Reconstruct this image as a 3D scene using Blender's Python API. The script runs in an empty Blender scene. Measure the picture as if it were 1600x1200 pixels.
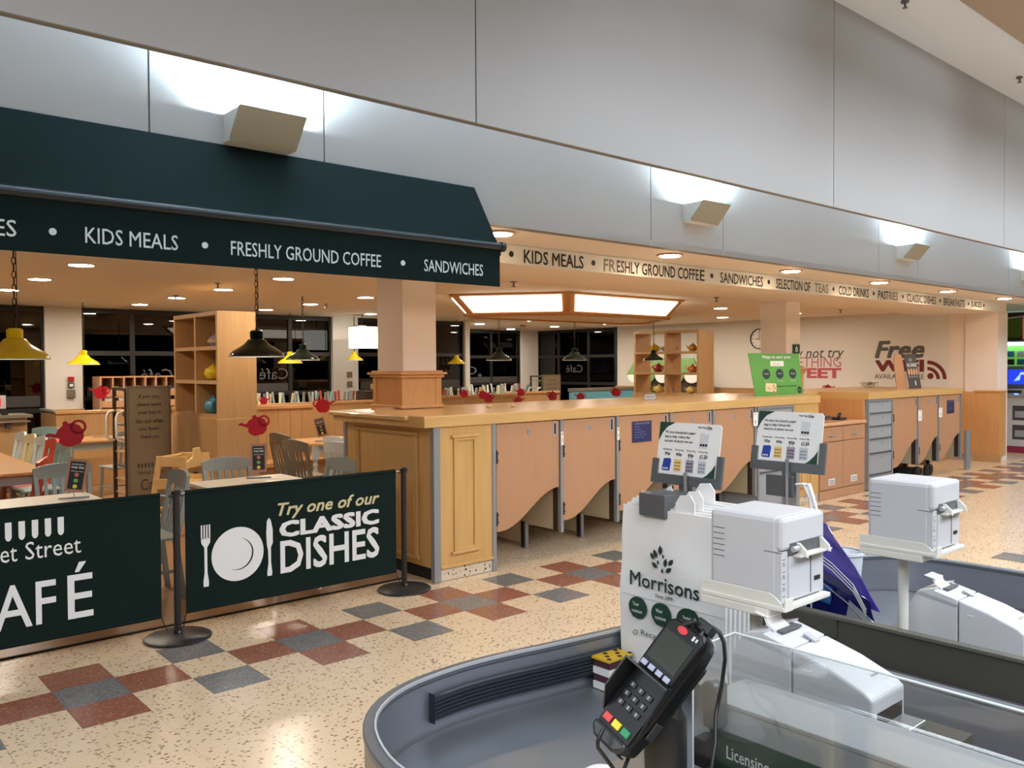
import bpy, math, random
from mathutils import Vector, Matrix
random.seed(7)
R = math.radians
sc = bpy.context.scene
# ---------------------------------------------------------------- camera, world, lights, exposure
cd = bpy.data.cameras.new('camera'); cam = bpy.data.objects.new('camera', cd); sc.collection.objects.link(cam)
cd.sensor_width = 36; cd.lens = 29.766; cd.clip_start = .05; cd.clip_end = 200
_r, _u, _f = Vector((0.75352, -0.657397, -0.0060003)), Vector((0.018839, 0.0124686, 0.999745)), Vector((0.657155, 0.753441, -0.02178))
cam.matrix_world = Matrix(((_r.x, _u.x, -_f.x, 0), (_r.y, _u.y, -_f.y, 0), (_r.z, _u.z, -_f.z, 1.689), (0, 0, 0, 1)))
sc.camera = cam
w = bpy.data.worlds.new('night'); sc.world = w; w.use_nodes = True
w.node_tree.nodes['Background'].inputs[0].default_value = (.5, .6, 1, 1)
w.node_tree.nodes['Background'].inputs[1].default_value = .006
sc.view_settings.view_transform = 'Standard'; sc.view_settings.look = 'None'
sc.view_settings.exposure = 0.0; sc.view_settings.gamma = 1.0; sc.view_settings.use_curve_mapping = False
try:
    sc.cycles.max_bounces = 8; sc.cycles.diffuse_bounces = 5; sc.cycles.glossy_bounces = 3
    sc.cycles.transmission_bounces = 6; sc.cycles.transparent_max_bounces = 12
    sc.cycles.caustics_reflective = False; sc.cycles.caustics_refractive = False
    sc.cycles.sample_clamp_indirect = 6; sc.cycles.use_denoising = True; sc.cycles.use_light_tree = True
except Exception: pass

def area(name, loc, size, energy, col, rot=(0, 0, 0), shape='RECTANGLE'):
    l = bpy.data.lights.new(name, 'AREA'); l.shape = shape; l.size = size[0]; l.size_y = size[1]; l.energy = energy; l.color = col; l.spread = R(178)
    o = bpy.data.objects.new(name, l); o.location = loc; o.rotation_euler = rot; sc.collection.objects.link(o); return o
HALL = (.84, .92, 1.0)
area('hall_lamp_row', (1.5, -1.6, 4.1), (9, 1.6), 520, HALL)
area('hall_lamp_row', (8.5, .4, 4.1), (9, 1.2), 430, HALL)
area('hall_lamp_row', (17, .4, 4.1), (7, 1.5), 330, HALL)
area('hall_lamp_row', (-3.2, 1.2, 4.1), (1.5, 4), 210, HALL)
DOWN_E, SOFFIT_E, UP_E = 230.0, 90.0, 12000.0
for p_, q_, e_ in (((5.6, .3, 4.1), (4.5, 3.3, 4.0), 150), ((8.6, .3, 4.1), (7.3, 3.3, 4.0), 150), ((12.6, .4, 4.1), (10.6, 3.3, 3.9), 170), ((16.5, .4, 4.1), (14.5, 3.3, 3.9), 170)):
    l = bpy.data.lights.new('hall_spot', 'SPOT'); l.energy = e_; l.spot_size = R(58); l.spot_blend = 1; l.shadow_soft_size = .25; l.color = (.86, .92, 1)
    o = bpy.data.objects.new('hall_spot', l); o.location = p_; o.rotation_euler = (Vector(q_)-Vector(p_)).to_track_quat('-Z', 'Y').to_euler(); sc.collection.objects.link(o)

# ---------------------------------------------------------------- materials
def lin(c):
    return tuple(((v/255)/12.92 if v/255 <= .04045 else ((v/255+.055)/1.055)**2.4) for v in c) + (1,)
MATS = {}
def mat(name, rgb, rough=.5, metal=0, spec=.5, noise=0, scale=8, bump=0, coat=0, emit=0, emitcol=None, stretch=None, alpha=None):
    if name in MATS: return MATS[name]
    m = bpy.data.materials.new(name); m.use_nodes = True; nt = m.node_tree; b = nt.nodes['Principled BSDF']; MATS[name] = m
    c = lin(rgb); b.inputs['Base Color'].default_value = c; b.inputs['Roughness'].default_value = rough; b.inputs['Metallic'].default_value = metal
    b.inputs['Specular IOR Level'].default_value = spec; b.inputs['Coat Weight'].default_value = coat
    if emit:
        b.inputs['Emission Color'].default_value = lin(emitcol or rgb); b.inputs['Emission Strength'].default_value = emit
    if noise or bump:
        g = nt.nodes.new('ShaderNodeNewGeometry'); mp = nt.nodes.new('ShaderNodeMapping'); nt.links.new(g.outputs['Position'], mp.inputs[0])
        if stretch: mp.inputs['Scale'].default_value = stretch
        n = nt.nodes.new('ShaderNodeTexNoise'); n.inputs['Scale'].default_value = scale; n.inputs['Detail'].default_value = 5
        nt.links.new(mp.outputs[0], n.inputs['Vector'])
        if noise:
            mx = nt.nodes.new('ShaderNodeMix'); mx.data_type = 'RGBA'
            mx.inputs[6].default_value = tuple(v*(1-noise) for v in c[:3])+(1,); mx.inputs[7].default_value = tuple(min(1, v*(1+noise)) for v in c[:3])+(1,)
            nt.links.new(n.outputs['Fac'], mx.inputs[0]); nt.links.new(mx.outputs[2], b.inputs['Base Color'])
        if bump:
            bp = nt.nodes.new('ShaderNodeBump'); bp.inputs['Strength'].default_value = bump; bp.inputs['Distance'].default_value = .002
            nt.links.new(n.outputs['Fac'], bp.inputs['Height']); nt.links.new(bp.outputs[0], b.inputs['Normal'])
    return m
def wood(name, rgb, rough=.38, amt=.16, vert=True, coat=.15):
    return mat(name, rgb, rough, noise=amt, scale=3.2, stretch=(9, 9, .7) if vert else (.8, 9, 9), coat=coat, bump=.05)
def terrazzo(name, base, chip1, chip2, dens, scale, rough=.22):
    m = bpy.data.materials.new(name); m.use_nodes = True; nt = m.node_tree; b = nt.nodes['Principled BSDF']; b.inputs['Roughness'].default_value = rough
    N = nt.nodes.new; L = nt.links.new
    g = N('ShaderNodeNewGeometry'); mp = N('ShaderNodeMapping'); L(g.outputs['Position'], mp.inputs[0]); mp.inputs['Scale'].default_value = (1, 1.7, 1)
    mp.inputs['Rotation'].default_value = (0, 0, .5)
    def layer(sc_, thr, col, prev, rnd):
        v = N('ShaderNodeTexVoronoi'); v.inputs['Scale'].default_value = sc_; v.inputs['Randomness'].default_value = 1; L(mp.outputs[0], v.inputs['Vector'])
        s = N('ShaderNodeSeparateColor'); L(v.outputs['Color'], s.inputs[0])
        mu = N('ShaderNodeMath'); mu.operation = 'MULTIPLY'; L(s.outputs[rnd], mu.inputs[0]); mu.inputs[1].default_value = thr
        lt = N('ShaderNodeMath'); lt.operation = 'LESS_THAN'; L(v.outputs['Distance'], lt.inputs[0]); L(mu.outputs[0], lt.inputs[1])
        mx = N('ShaderNodeMix'); mx.data_type = 'RGBA'; L(lt.outputs[0], mx.inputs[0]); L(prev, mx.inputs[6]); mx.inputs[7].default_value = lin(col)
        return mx.outputs[2]
    n = N('ShaderNodeTexNoise'); n.inputs['Scale'].default_value = 1.5; L(g.outputs['Position'], n.inputs['Vector'])
    mx = N('ShaderNodeMix'); mx.data_type = 'RGBA'; L(n.outputs['Fac'], mx.inputs[0])
    c = lin(base); mx.inputs[6].default_value = tuple(v*.93 for v in c[:3])+(1,); mx.inputs[7].default_value = tuple(v*1.05 for v in c[:3])+(1,)
    o = layer(scale*1.9, dens*.75, chip2, mx.outputs[2], 0); o = layer(scale, dens, chip1, o, 1)
    L(o, b.inputs['Base Color']); MATS[name] = m; return m
CREAM = terrazzo('cream_terrazzo', (230, 203, 168), (128, 100, 78), (200, 170, 135), .40, 38)
BROWNT = terrazzo('brown_terrazzo', (146, 92, 72), (172, 126, 104), (116, 70, 56), .5, 60)
GREYT = terrazzo('grey_terrazzo', (118, 115, 112), (148, 146, 142), (90, 88, 88), .55, 70)
KICKT = terrazzo('kick_terrazzo', (215, 200, 178), (80, 66, 55), (160, 140, 118), .45, 40)
WALL = mat('white_paint', (222, 219, 213), .7, noise=.02, scale=3)
SOFF = mat('soffit_paint', (228, 214, 200), .75)
CEIL = mat('ceiling_paint', (238, 230, 214), .8, noise=.02, scale=2)
BULK = mat('bulkhead_panel', (155, 156, 158), .4, noise=.03, scale=1.5)
PEACH = mat('column_paint', (236, 222, 212), .6)
BRONZE = mat('brown_soffit', (150, 134, 120), .6)
JOINT = mat('joint_grey', (120, 120, 118), .6)
MAPLE = wood('maple_veneer', (208, 164, 100)); MAPLEH = wood('maple_edge', (212, 170, 108), vert=False, rough=.3)
MAPLEO = wood('orange_maple', (206, 152, 96)); BEECH = wood('beech_laminate', (186, 138, 102), amt=.07, rough=.45, coat=0)
OAK = wood('oak_panel', (188, 150, 104)); OAKH = wood('oak_top', (200, 155, 104), vert=False, rough=.28)
LFLOOR = wood('laminate_floor', (166, 130, 96), vert=False, rough=.3)
WORK = wood('worktop_beech', (212, 160, 116), vert=False)
BEIGE = mat('beige_board', (196, 182, 152), .5)
GREYM = mat('grey_metal', (150, 152, 154), .4, metal=.3); DGREY = mat('dark_grey_metal', (98, 100, 102), .4, metal=.2)
LOCKG = mat('locker_grey', (158, 162, 166), .42, noise=.03, scale=3)
ALU = mat('aluminium', (176, 177, 178), .3, metal=.7)
BLACK = mat('black_plastic', (26, 26, 28), .4, noise=.1, scale=60); BLACKM = mat('black_post', (48, 46, 47), .38, metal=.3)
GAP = mat('dark_gap', (20, 17, 15), .8)
WHITEP = mat('white_print', (232, 232, 232), .6); BLK = mat('black_print', (34, 33, 32), .6)
GREENF = mat('green_fabric', (2, 20, 17), .9, spec=.2, noise=.12, scale=30, bump=.15); GREENB = mat('green_banner', (3, 25, 21), .85, spec=.25, noise=.08, scale=40, bump=.1)
GREENP = mat('green_print', (26, 66, 50), .55); GOLDP = mat('straw_print', (206, 196, 150), .6)
PLAST = mat('pale_plastic', (200, 200, 204), .38, noise=.02, scale=12); PLAST2 = mat('cream_plastic', (222, 219, 210), .4); PLASTD = mat('shade_plastic', (168, 168, 172), .45)
STEEL = mat('brushed_steel', (158, 161, 170), .36, metal=.7, noise=.12, scale=3, stretch=(1, 1, 6))
STEELF = mat('well_floor', (124, 128, 134), .34, metal=.5, noise=.2, scale=4)
RIM = mat('rim_grey', (112, 116, 120), .35, metal=.4); RIMW = mat('rim_bead', (200, 204, 210), .3, metal=.3)
OLIVE = mat('olive_panel', (72, 69, 62), .5); RUB = mat('ribbed_rubber', (42, 47, 56), .5)
PAPER = mat('white_paper', (240, 238, 236), .75, noise=.02, scale=20, bump=.12)
RED = mat('red_acrylic', (176, 24, 40), .3); PINKC = mat('card_brown', (168, 124, 100), .7)
YEL = mat('yellow_enamel', (240, 214, 20), .25, coat=.5); DKG = mat('bottle_green_enamel', (10, 32, 26), .16, spec=.35, coat=.12); WHITEIN = mat('shade_inside', (240, 238, 230), .5, emit=.9)
CHAIN = mat('dark_chain', (52, 46, 40), .4, metal=.6)
CUSH = {'grey': mat('grey_chair_paint', (150, 154, 146), .4), 'blue': mat('blue_chair_paint', (134, 158, 158), .35), 'cream': mat('cream_chair_paint', (222, 212, 170), .35),
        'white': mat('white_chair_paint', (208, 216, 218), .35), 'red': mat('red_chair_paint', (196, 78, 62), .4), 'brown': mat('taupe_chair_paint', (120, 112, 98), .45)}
BIRCH = wood('birch_ply', (222, 184, 122), rough=.45)
SIGNB = mat('sign_brown', (122, 108, 86), .5); DKBR = mat('dark_brown', (62, 48, 38), .5)
LAMPW = mat('lamp_glow', (255, 244, 226), emit=DOWN_E, emitcol=(255, 240, 218)); LAMPS = mat('soffit_glow', (255, 244, 226), emit=SOFFIT_E, emitcol=(255, 224, 186))
PANELW = mat('lit_panel', (255, 252, 245), emit=3.2, emitcol=(255, 246, 228))
TUBE = mat('lamp_tube', (230, 255, 255), emit=UP_E, emitcol=(226, 243, 255))
WINF = mat('window_frame_dark', (30, 31, 33), .4)
MAROON = mat('maroon_print', (112, 28, 30), .6); PINKP = mat('pink_print', (192, 122, 134), .6); ROSE = mat('rose_print', (186, 84, 100), .6); GREYP = mat('grey_print', (84, 84, 82), .6)
def glassmat(name, tint, rough, alpha_mix, ior=1.45):
    m = bpy.data.materials.new(name); m.use_nodes = True; nt = m.node_tree; nt.nodes.clear(); N = nt.nodes.new; L = nt.links.new
    o = N('ShaderNodeOutputMaterial'); t = N('ShaderNodeBsdfTransparent'); t.inputs[0].default_value = tint
    g = N('ShaderNodeBsdfGlossy'); g.inputs['Roughness'].default_value = rough; g.inputs[0].default_value = (1, 1, 1, 1)
    f = N('ShaderNodeLayerWeight'); f.inputs[0].default_value = .5; p = N('ShaderNodeMath'); p.operation = 'POWER'; p.inputs[1].default_value = 4.5; L(f.outputs['Facing'], p.inputs[0])
    a = N('ShaderNodeMath'); a.operation = 'MULTIPLY_ADD'; a.inputs[1].default_value = .8; a.inputs[2].default_value = .03+alpha_mix; L(p.outputs[0], a.inputs[0])
    mx = N('ShaderNodeMixShader'); L(a.outputs[0], mx.inputs[0]); L(t.outputs[0], mx.inputs[1]); L(g.outputs[0], mx.inputs[2]); L(mx.outputs[0], o.inputs[0])
    MATS[name] = m; return m
PANE = glassmat('window_pane', (.10, .11, .13, 1), .02, .02); ACRY = glassmat('clear_acrylic', (.90, .92, .92, 1), .05, .03)

# ---------------------------------------------------------------- mesh helpers
class G:
    def __init__(s): s.v = []; s.f = []
    def add(s, vs, fs):
        n = len(s.v); s.v += [tuple(p) for p in vs]; s.f += [tuple(i+n for i in f) for f in fs]; return s
    def box(s, x0, y0, z0, x1, y1, z1):
        if x0 > x1: x0, x1 = x1, x0
        if y0 > y1: y0, y1 = y1, y0
        if z0 > z1: z0, z1 = z1, z0
        return s.add([(x0,y0,z0),(x1,y0,z0),(x1,y1,z0),(x0,y1,z0),(x0,y0,z1),(x1,y0,z1),(x1,y1,z1),(x0,y1,z1)],
                     [(0,3,2,1),(4,5,6,7),(0,1,5,4),(1,2,6,5),(2,3,7,6),(3,0,4,7)])
    def bar(s, a, b, wa, wb=None, up=(0, 0, 1)):           # square bar between two points, width x depth
        a, b = Vector(a), Vector(b); d = (b-a).normalized(); u = Vector(up)
        if abs(d.dot(u)) > .98: u = Vector((0, 1, 0))
        x = d.cross(u).normalized(); y = x.cross(d); wb = wb or wa; h, k = wa/2, wb/2
        P = [a-x*h-y*k, a+x*h-y*k, a+x*h+y*k, a-x*h+y*k]; Q = [p+(b-a) for p in P]
        return s.add(P+Q, [(0,3,2,1),(4,5,6,7),(0,1,5,4),(1,2,6,5),(2,3,7,6),(3,0,4,7)])
    def tube(s, pts, r, n=8, cap=True):
        pts = [Vector(p) for p in pts]; rs = r if isinstance(r, (list, tuple)) else [r]*len(pts); rings = []; x = None
        for i, p in enumerate(pts):
            d = (pts[min(i+1, len(pts)-1)]-pts[max(i-1, 0)]).normalized()
            if x is None:
                x = d.cross(Vector((0, 0, 1)));
                if x.length < .05: x = d.cross(Vector((0, 1, 0)))
            x = (x-d*x.dot(d)).normalized(); y = d.cross(x)
            rings.append([p+(x*math.cos(2*math.pi*k/n)+y*math.sin(2*math.pi*k/n))*rs[i] for k in range(n)])
        vs = [q for ring in rings for q in ring]; fs = []
        for i in range(len(pts)-1):
            for k in range(n): fs.append((i*n+k, i*n+(k+1) % n, (i+1)*n+(k+1) % n, (i+1)*n+k))
        if cap: fs += [tuple(range(n-1, -1, -1)), tuple((len(pts)-1)*n+k for k in range(n))]
        return s.add(vs, fs)
    def lathe(s, prof, c=(0, 0, 0), n=20, cap=True):      # prof: (r, z)
        vs = []; fs = []
        for r_, z in prof:
            for k in range(n): vs.append((c[0]+r_*math.cos(2*math.pi*k/n), c[1]+r_*math.sin(2*math.pi*k/n), c[2]+z))
        for i in range(len(prof)-1):
            for k in range(n): fs.append((i*n+k, i*n+(k+1) % n, (i+1)*n+(k+1) % n, (i+1)*n+k))
        if cap: fs += [tuple(range(n-1, -1, -1)), tuple((len(prof)-1)*n+k for k in range(n))]
        return s.add(vs, fs)
    def plate(s, pts, o, u, v, t):                        # 2-D outline in frame o,u,v, thickness t away from the viewer side
        o, u, v = Vector(o), Vector(u), Vector(v); nrm = u.cross(v).normalized()
        A = [o+u*a+v*b for a, b in pts]; B = [p-nrm*t for p in A]; n = len(pts)
        area2 = sum(pts[i][0]*pts[(i+1) % n][1]-pts[(i+1) % n][0]*pts[i][1] for i in range(n))
        if area2 < 0: A.reverse(); B.reverse()
        return s.add(A+B, [tuple(range(n)), tuple(range(2*n-1, n-1, -1))]+[(i, n+i, n+(i+1) % n, (i+1) % n) for i in range(n)])
    def ring(s, outer, inner, o, u, v, t):                # frame between two outlines with the same count
        o, u, v = Vector(o), Vector(u), Vector(v); nrm = u.cross(v).normalized(); n = len(outer)
        def P(l, k): return [o+u*a+v*b-nrm*k for a, b in l]
        vs = P(outer, 0)+P(inner, 0)+P(outer, t)+P(inner, t); fs = []
        for i in range(n):
            j = (i+1) % n
            fs += [(i, j, n+j, n+i), (2*n+j, 2*n+i, 3*n+i, 3*n+j), (i, 2*n+i, 2*n+j, j), (n+i, n+j, 3*n+j, 3*n+i)]
        return s.add(vs, fs)
    def xf(s, M): s.v = [tuple(M @ Vector(p)) for p in s.v]; return s
def rect(w_, h_, x=0, y=0): return [(x, y), (x+w_, y), (x+w_, y+h_), (x, y+h_)]
def circ(r_, n=20, cx=0, cy=0, ry=None): return [(cx+r_*math.cos(2*math.pi*k/n), cy+(ry or r_)*math.sin(2*math.pi*k/n)) for k in range(n)]
def root(o):
    while o.parent: o = o.parent
    return o
def mesh(name, g, m, smooth=None):
    me = bpy.data.meshes.new(name); me.from_pydata(g.v, [], g.f); me.materials.append(m)
    if smooth:
        me.polygons.foreach_set('use_smooth', [True]*len(me.polygons)); me.set_sharp_from_angle(angle=R(smooth))
    return me
def bev(o, wd, seg=2):
    if wd:
        b = o.modifiers.new('bevel', 'BEVEL'); b.width = wd; b.segments = seg; b.limit_method = 'ANGLE'
def tag(o, label=None, cat=None, group=None, kind=None):
    if label: o['label'] = label
    if cat: o['category'] = cat
    if group: o['group'] = group
    if kind: o['kind'] = kind
    return o
def thing(name, label, cat, loc=(0, 0, 0), rz=0, group=None):
    o = bpy.data.objects.new(name, None); sc.collection.objects.link(o); o.location = loc; o.rotation_euler = (0, 0, rz); o.empty_display_size = .1
    return tag(o, label, cat, group)
def part(name, g, m, parent, local=False, smooth=None, bevel=0, label=None):
    if not local:
        l = root(parent).location; g.v = [(a-l.x, b-l.y, c-l.z) for a, b, c in g.v]
    o = bpy.data.objects.new(name, mesh(name, g, m, smooth)); sc.collection.objects.link(o); o.parent = parent; bev(o, bevel)
    if label: o['label'] = label
    return o
def solo(name, g, m, label=None, cat=None, group=None, kind=None, smooth=None, bevel=0):
    xs = [p[0] for p in g.v]; ys = [p[1] for p in g.v]; zs = [p[2] for p in g.v]
    c = ((min(xs)+max(xs))/2, (min(ys)+max(ys))/2, min(zs)); g.v = [(a-c[0], b-c[1], z-c[2]) for a, b, z in g.v]
    o = bpy.data.objects.new(name, mesh(name, g, m, smooth)); sc.collection.objects.link(o); o.location = c; bev(o, bevel)
    return tag(o, label, cat, group, kind)
def struct(name, g, m, smooth=None, bevel=0): return solo(name, g, m, kind='structure', smooth=smooth, bevel=bevel)
def copy_tree(o, parent=None):
    c = o.copy(); sc.collection.objects.link(c); c.parent = parent
    for ch in [x for x in KIDS.get(o.name, [])]: copy_tree(ch, c)
    return c
KIDS = {}
def index_kids():
    KIDS.clear()
    for x in bpy.data.objects:
        if x.parent: KIDS.setdefault(x.parent.name, []).append(x)
def dup(o, loc, rz=0, label=None, rot=None, group=None, scale=None):
    c = copy_tree(o); c.location = loc; c.rotation_euler = rot or (0, 0, rz)
    if label: c['label'] = label
    if group: c['group'] = group
    if scale: c.scale = scale
    return c
VY = ((1, 0, 0), (0, 0, 1)); VX = ((0, -1, 0), (0, 0, 1))     # faces looking towards -Y and towards -X
def text(parent, s, o, uv, w_, h_, m, name='lettering', bold=0, shear=0, t=.0015, sp=1.0, local=False, exact=True):
    cu = bpy.data.curves.new('t', 'FONT'); cu.body = s;  cu.shear = shear; cu.space_character = sp; cu.resolution_u = 2; cu.size = 1
    cu.align_y = 'BOTTOM_BASELINE'
    ob = bpy.data.objects.new('t', cu); me = bpy.data.meshes.new_from_object(ob)
    P = [(v.co.x, v.co.y) for v in me.vertices]; F = [tuple(p.vertices) for p in me.polygons]
    bpy.data.objects.remove(ob); bpy.data.curves.remove(cu); bpy.data.meshes.remove(me)
    x0 = min(p[0] for p in P); x1 = max(p[0] for p in P); y0 = min(p[1] for p in P); y1 = max(p[1] for p in P)
    sx = w_/(x1-x0); sy = h_/(y1-y0); o, u, v = Vector(o), Vector(uv[0]), Vector(uv[1]); n = u.cross(v).normalized()*t
    g = G(); b_ = bold*.9; sx = (w_-0)/(x1-x0+2*b_); sy = h_/(y1-y0+2*b_)
    for i_, (da, db) in enumerate([(b_, b_)] if not b_ else [(0, 0), (2*b_, 0), (0, 2*b_), (2*b_, 2*b_), (b_, b_)]):
        g.add([o+u*((a-x0+da)*sx)+v*((b-y0+db)*sy)+n*(1+.12*i_) for a, b in P], F)
    return part(name, g, m, parent, local)
def panel(parent, name, o, uv, pts, m, t=.0015, local=False):
    n = Vector(uv[0]).cross(Vector(uv[1])).normalized()
    return part(name, G().plate(pts, Vector(o)+n*t, uv[0], uv[1], t), m, parent, local)
# ================================================================ setting
fl = struct('floor', G().box(-7, -5, -.12, 22, 7.0, -.002), CREAM)
OX, OY, TX, TY = 1.0597, 4.883, .31198, .3
def tilecol(i, j):
    a = i % 4
    if j == 0: return GREYT if a == 0 else (BROWNT if a in (1, 3) else CREAM)
    if j in (-1, 1): return BROWNT if a == 0 else (GREYT if a == 2 else CREAM)
    return CREAM
def tm(m):
    return mesh('tile', G().box(.0008, .0008, -.004, TX-.0008, TY-.0008, .002), m)
TM = {m.name: tm(m) for m in (CREAM, BROWNT, GREYT)}
far = {CREAM.name: G(), BROWNT.name: G(), GREYT.name: G()}
fl_l = fl.location
for i in range(-5, 50):
    for j in range(-1, 12):
        m = tilecol(i, j); x = OX+i*TX; y = OY-(j+1)*TY
        if j == 7 and i == 22 or j == 7 and i == 26: m = GREYT
        if i <= 20 and j <= 9:
            o = bpy.data.objects.new('tile', TM[m.name]); sc.collection.objects.link(o); o.parent = fl; o.location = (x-fl_l[0], y-fl_l[1], -fl_l[2])
        elif m is not CREAM: far[m.name].box(x+.0008, y+.0008, -.001, x+TX-.0008, y+TY-.0008, .002)
for k in (BROWNT.name, GREYT.name):
    o = part('tile', far[k], MATS[k], fl); o['kind'] = 'stuff'
struct('floor_cafe', G().box(-7, 5.64, -.10, 3.74, 20, .004).box(3.74, 6.62, -.10, 16, 20, .0039), LFLOOR)
struct('trim_floor', G().box(-7, 5.615, -.02, 3.74, 5.64, .006), GAP)

UWALL = mat('upper_wall_paint', (198, 195, 195), .7, noise=.02, scale=3)
# upper wall with the wall lights, split into lining panels
uw = struct('wall_upper', G().box(-7, 4.712, 2.71, 22, 4.80, 4.47), JOINT)
seams = [-7, -2.5, 1.54, 2.58, 5.69, 6.74, 9.85, 10.90, 14.0, 15.05, 18.2, 22]
for a, b in zip(seams, seams[1:]): part('panel', G().box(a+.004, 4.70, 2.71, b-.006, 4.713, 4.46), UWALL, uw)
struct('ceiling_soffit', G().box(-7, 4.70, 2.7101, 22, 5.40, 2.76), SOFF)
bk = struct('wall_bulkhead', G().box(-7, 3.312, 2.90, 22, 3.36, 4.47), JOINT)
for a, b in zip([-7, -.85, 2.653, 6.175, 9.7, 13.2, 16.7], [-.85, 2.653, 6.175, 9.7, 13.2, 16.7, 22]):
    part('panel', G().box(a+.004, 3.30, 2.896, b-.004, 3.313, 4.47), BULK, bk)
struct('ceiling_upper', G().box(-7, 2.6, 4.47, 22, 4.8, 4.52), mat('cool_white_ceiling', (206, 214, 228), .7))
struct('ceiling_hall', G().box(-7, -5, 4.34, 22, 2.55, 4.55), BRONZE)
for k, (x, y) in enumerate([(6.6, 2.95), (9.2, 3.0)]):
    solo('sprinkler_head', G().lathe([(.03, 4.47), (.03, 4.455), (.008, 4.45), (.008, 4.42), (.02, 4.418), (.02, 4.414)], (x, y, 0), 10), DGREY,
         ['small sprinkler head in the white ceiling strip, left of the two', 'small sprinkler head in the white ceiling strip, near the picture edge'][k], 'sprinkler', smooth=35)
# fascia beam with painted lettering
fb = struct('trim_fascia', G().box(-7, 5.40, 2.545, 16.0, 6.62, 2.76), SOFF)
part('band', G().box(-7, 5.388, 2.547, 15.68, 5.40, 2.706), WALL, fb)
def ftext(s, x0, x1, m=BLK): text(fb, s, (x0, 5.387, 2.563), VY, x1-x0, .115, m, bold=.012)
for x in (4.70, 5.70, 7.52, 8.61, 10.08, 11.15, 12.02, 13.27, 14.34, 14.97):
    panel(fb, 'dot', (x, 5.388, 2.628), VY, circ(.026, 12), BLK, .002)
BLKP = mat('paler_black_print', (128, 120, 112), .6)  # lighter print colour for some of the fascia letters
for s, a, b, m in [('KIDS MEALS', 4.84, 5.57, BLK), ('FR', 5.84, 6.0, BLKP), ('ESHLY GROUND COFFE', 6.02, 7.29, BLK), ('E', 7.31, 7.39, BLK), ('SANDWICHES', 7.67, 8.49, BLK), ('SELECTION OF', 8.76, 9.52, BLK),
                   ('TEAS', 9.62, 9.95, BLKP), ('COLD DRINKS', 10.21, 11.01, BLK), ('PAST', 11.28, 11.58, BLK), ('RIES', 11.6, 11.86, BLKP),
                   ('CLASSIC DISHES', 12.15, 13.12, BLK), ('BREAKFASTS', 13.39, 14.19, BLK), ('JUICES', 14.44, 14.86, BLK)]: ftext(s, a, b, m)
# cafe ceiling with board joints
cc = struct('ceiling_cafe', G().box(-7, 6.60, 2.62, 16, 17.2, 2.72), CEIL)
# columns standing on the counter line
def column(n, x0, y0, x1, y1, base, z0):
    c = struct(n, G().box(x0, y0, z0, x1, y1, 2.545), PEACH)
    if base:
        b = part('wood_base', G().box(x0-.03, y0-.03, 1.305, x1+.03, y1+.03, 1.60), MAPLEO, c, bevel=.004)
        g = G()
        for k, (e, z, h_) in enumerate([(.055, 1.585, .03), (.075, 1.612, .02), (.045, 1.63, .018), (.05, 1.306, .03)]): g.box(x0-e, y0-e, z, x1+e, y1+e, z+h_)
        part('moulding', g, MAPLEO, b, bevel=.006)
        g = G()
        for x in (x0-.034, x1-.03): g.box(x, y0-.036, 1.33, x+.064, y0-.02, 1.59)
        for y in (y0-.034, y1-.03): g.box(x0-.036, y, 1.33, x0-.02, y+.064, 1.59)
        part('stile', g, MAPLEO, b, bevel=.003)
    return c
column('trim_column_1', 4.266, 6.38, 4.633, 6.80, True, 0)
column('trim_column_2', 10.50, 6.30, 10.86, 6.70, True, 0)
pier = struct('trim_pier', G().box(15.66, 5.41, 0, 16.1, 5.93, 2.545).box(15.72, 5.93, 0, 16.1, 6.3, 2.545), PEACH)
part('wood_panel', G().box(15.63, 5.37, .10, 15.66, 5.76, 1.19).box(15.66, 5.36, .10, 15.9, 5.41, 1.19), MAPLEO, pier)
part('wood_panel', G().box(14.5, 6.2, .10, 15.63, 6.24, 1.19).box(15.60, 5.76, .1, 15.66, 6.24, 1.19), MAPLEO, pier)
part('cap_rail', G().box(15.61, 5.34, 1.19, 15.92, 5.78, 1.215).box(14.5, 6.17, 1.19, 15.66, 6.26, 1.215), MAPLEO, pier, bevel=.004)
part('skirting', G().box(15.615, 5.35, 0, 15.66, 5.78, .12).box(14.5, 6.16, 0, 15.63, 6.2, .12), OAK, pier)
# end wall with wall graphics, dado
ew = struct('wall_end', G().box(15.7, 6.25, 0, 15.9, 14.05, 2.63).box(15.7, 14.05, 2.60, 15.9, 17.2, 2.63), WALL)
part('dado', G().box(15.66, 6.3, 0, 15.70, 14.05, 1.15), OAK, ew); part('dado_rail', G().box(15.645, 6.3, 1.15, 15.70, 14.05, 1.18), OAK, ew)
U = ((0, -1, 0), (0, 0, 1))
def wt(s, y_left, y_right, z, h_, m, **k): return text(ew, s, (15.699, y_left, z), VX, y_left-y_right, h_, m, **k)
wt('Why not try', 9.58, 8.17, 1.74, .27, GREYP, shear=.25, bold=.006); wt('SOMETHING', 9.70, 8.23, 1.62, .205, PINKP, bold=-.004); wt('SWEET', 9.66, 8.22, 1.40, .205, ROSE, bold=.045)
wt('Free', 7.56, 6.64, 1.78, .33, GREYP, shear=.25, bold=.035); wt('WIFI', 7.55, 6.65, 1.53, .22, MAROON, bold=.045); wt('AVAILABLE HERE', 7.56, 6.65, 1.40, .09, GREYP, bold=.005)
def arc(r0, r1, n=12): return [(r1*math.cos(t), r1*math.sin(t)) for t in [k*math.pi/2/n for k in range(n+1)]]+[(r0*math.cos(t), r0*math.sin(t)) for t in [k*math.pi/2/n for k in range(n, -1, -1)]]
g = G().plate(circ(.055, 16, .055, .055), (15.698, 6.59, 1.40), *VX, .001)
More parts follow.
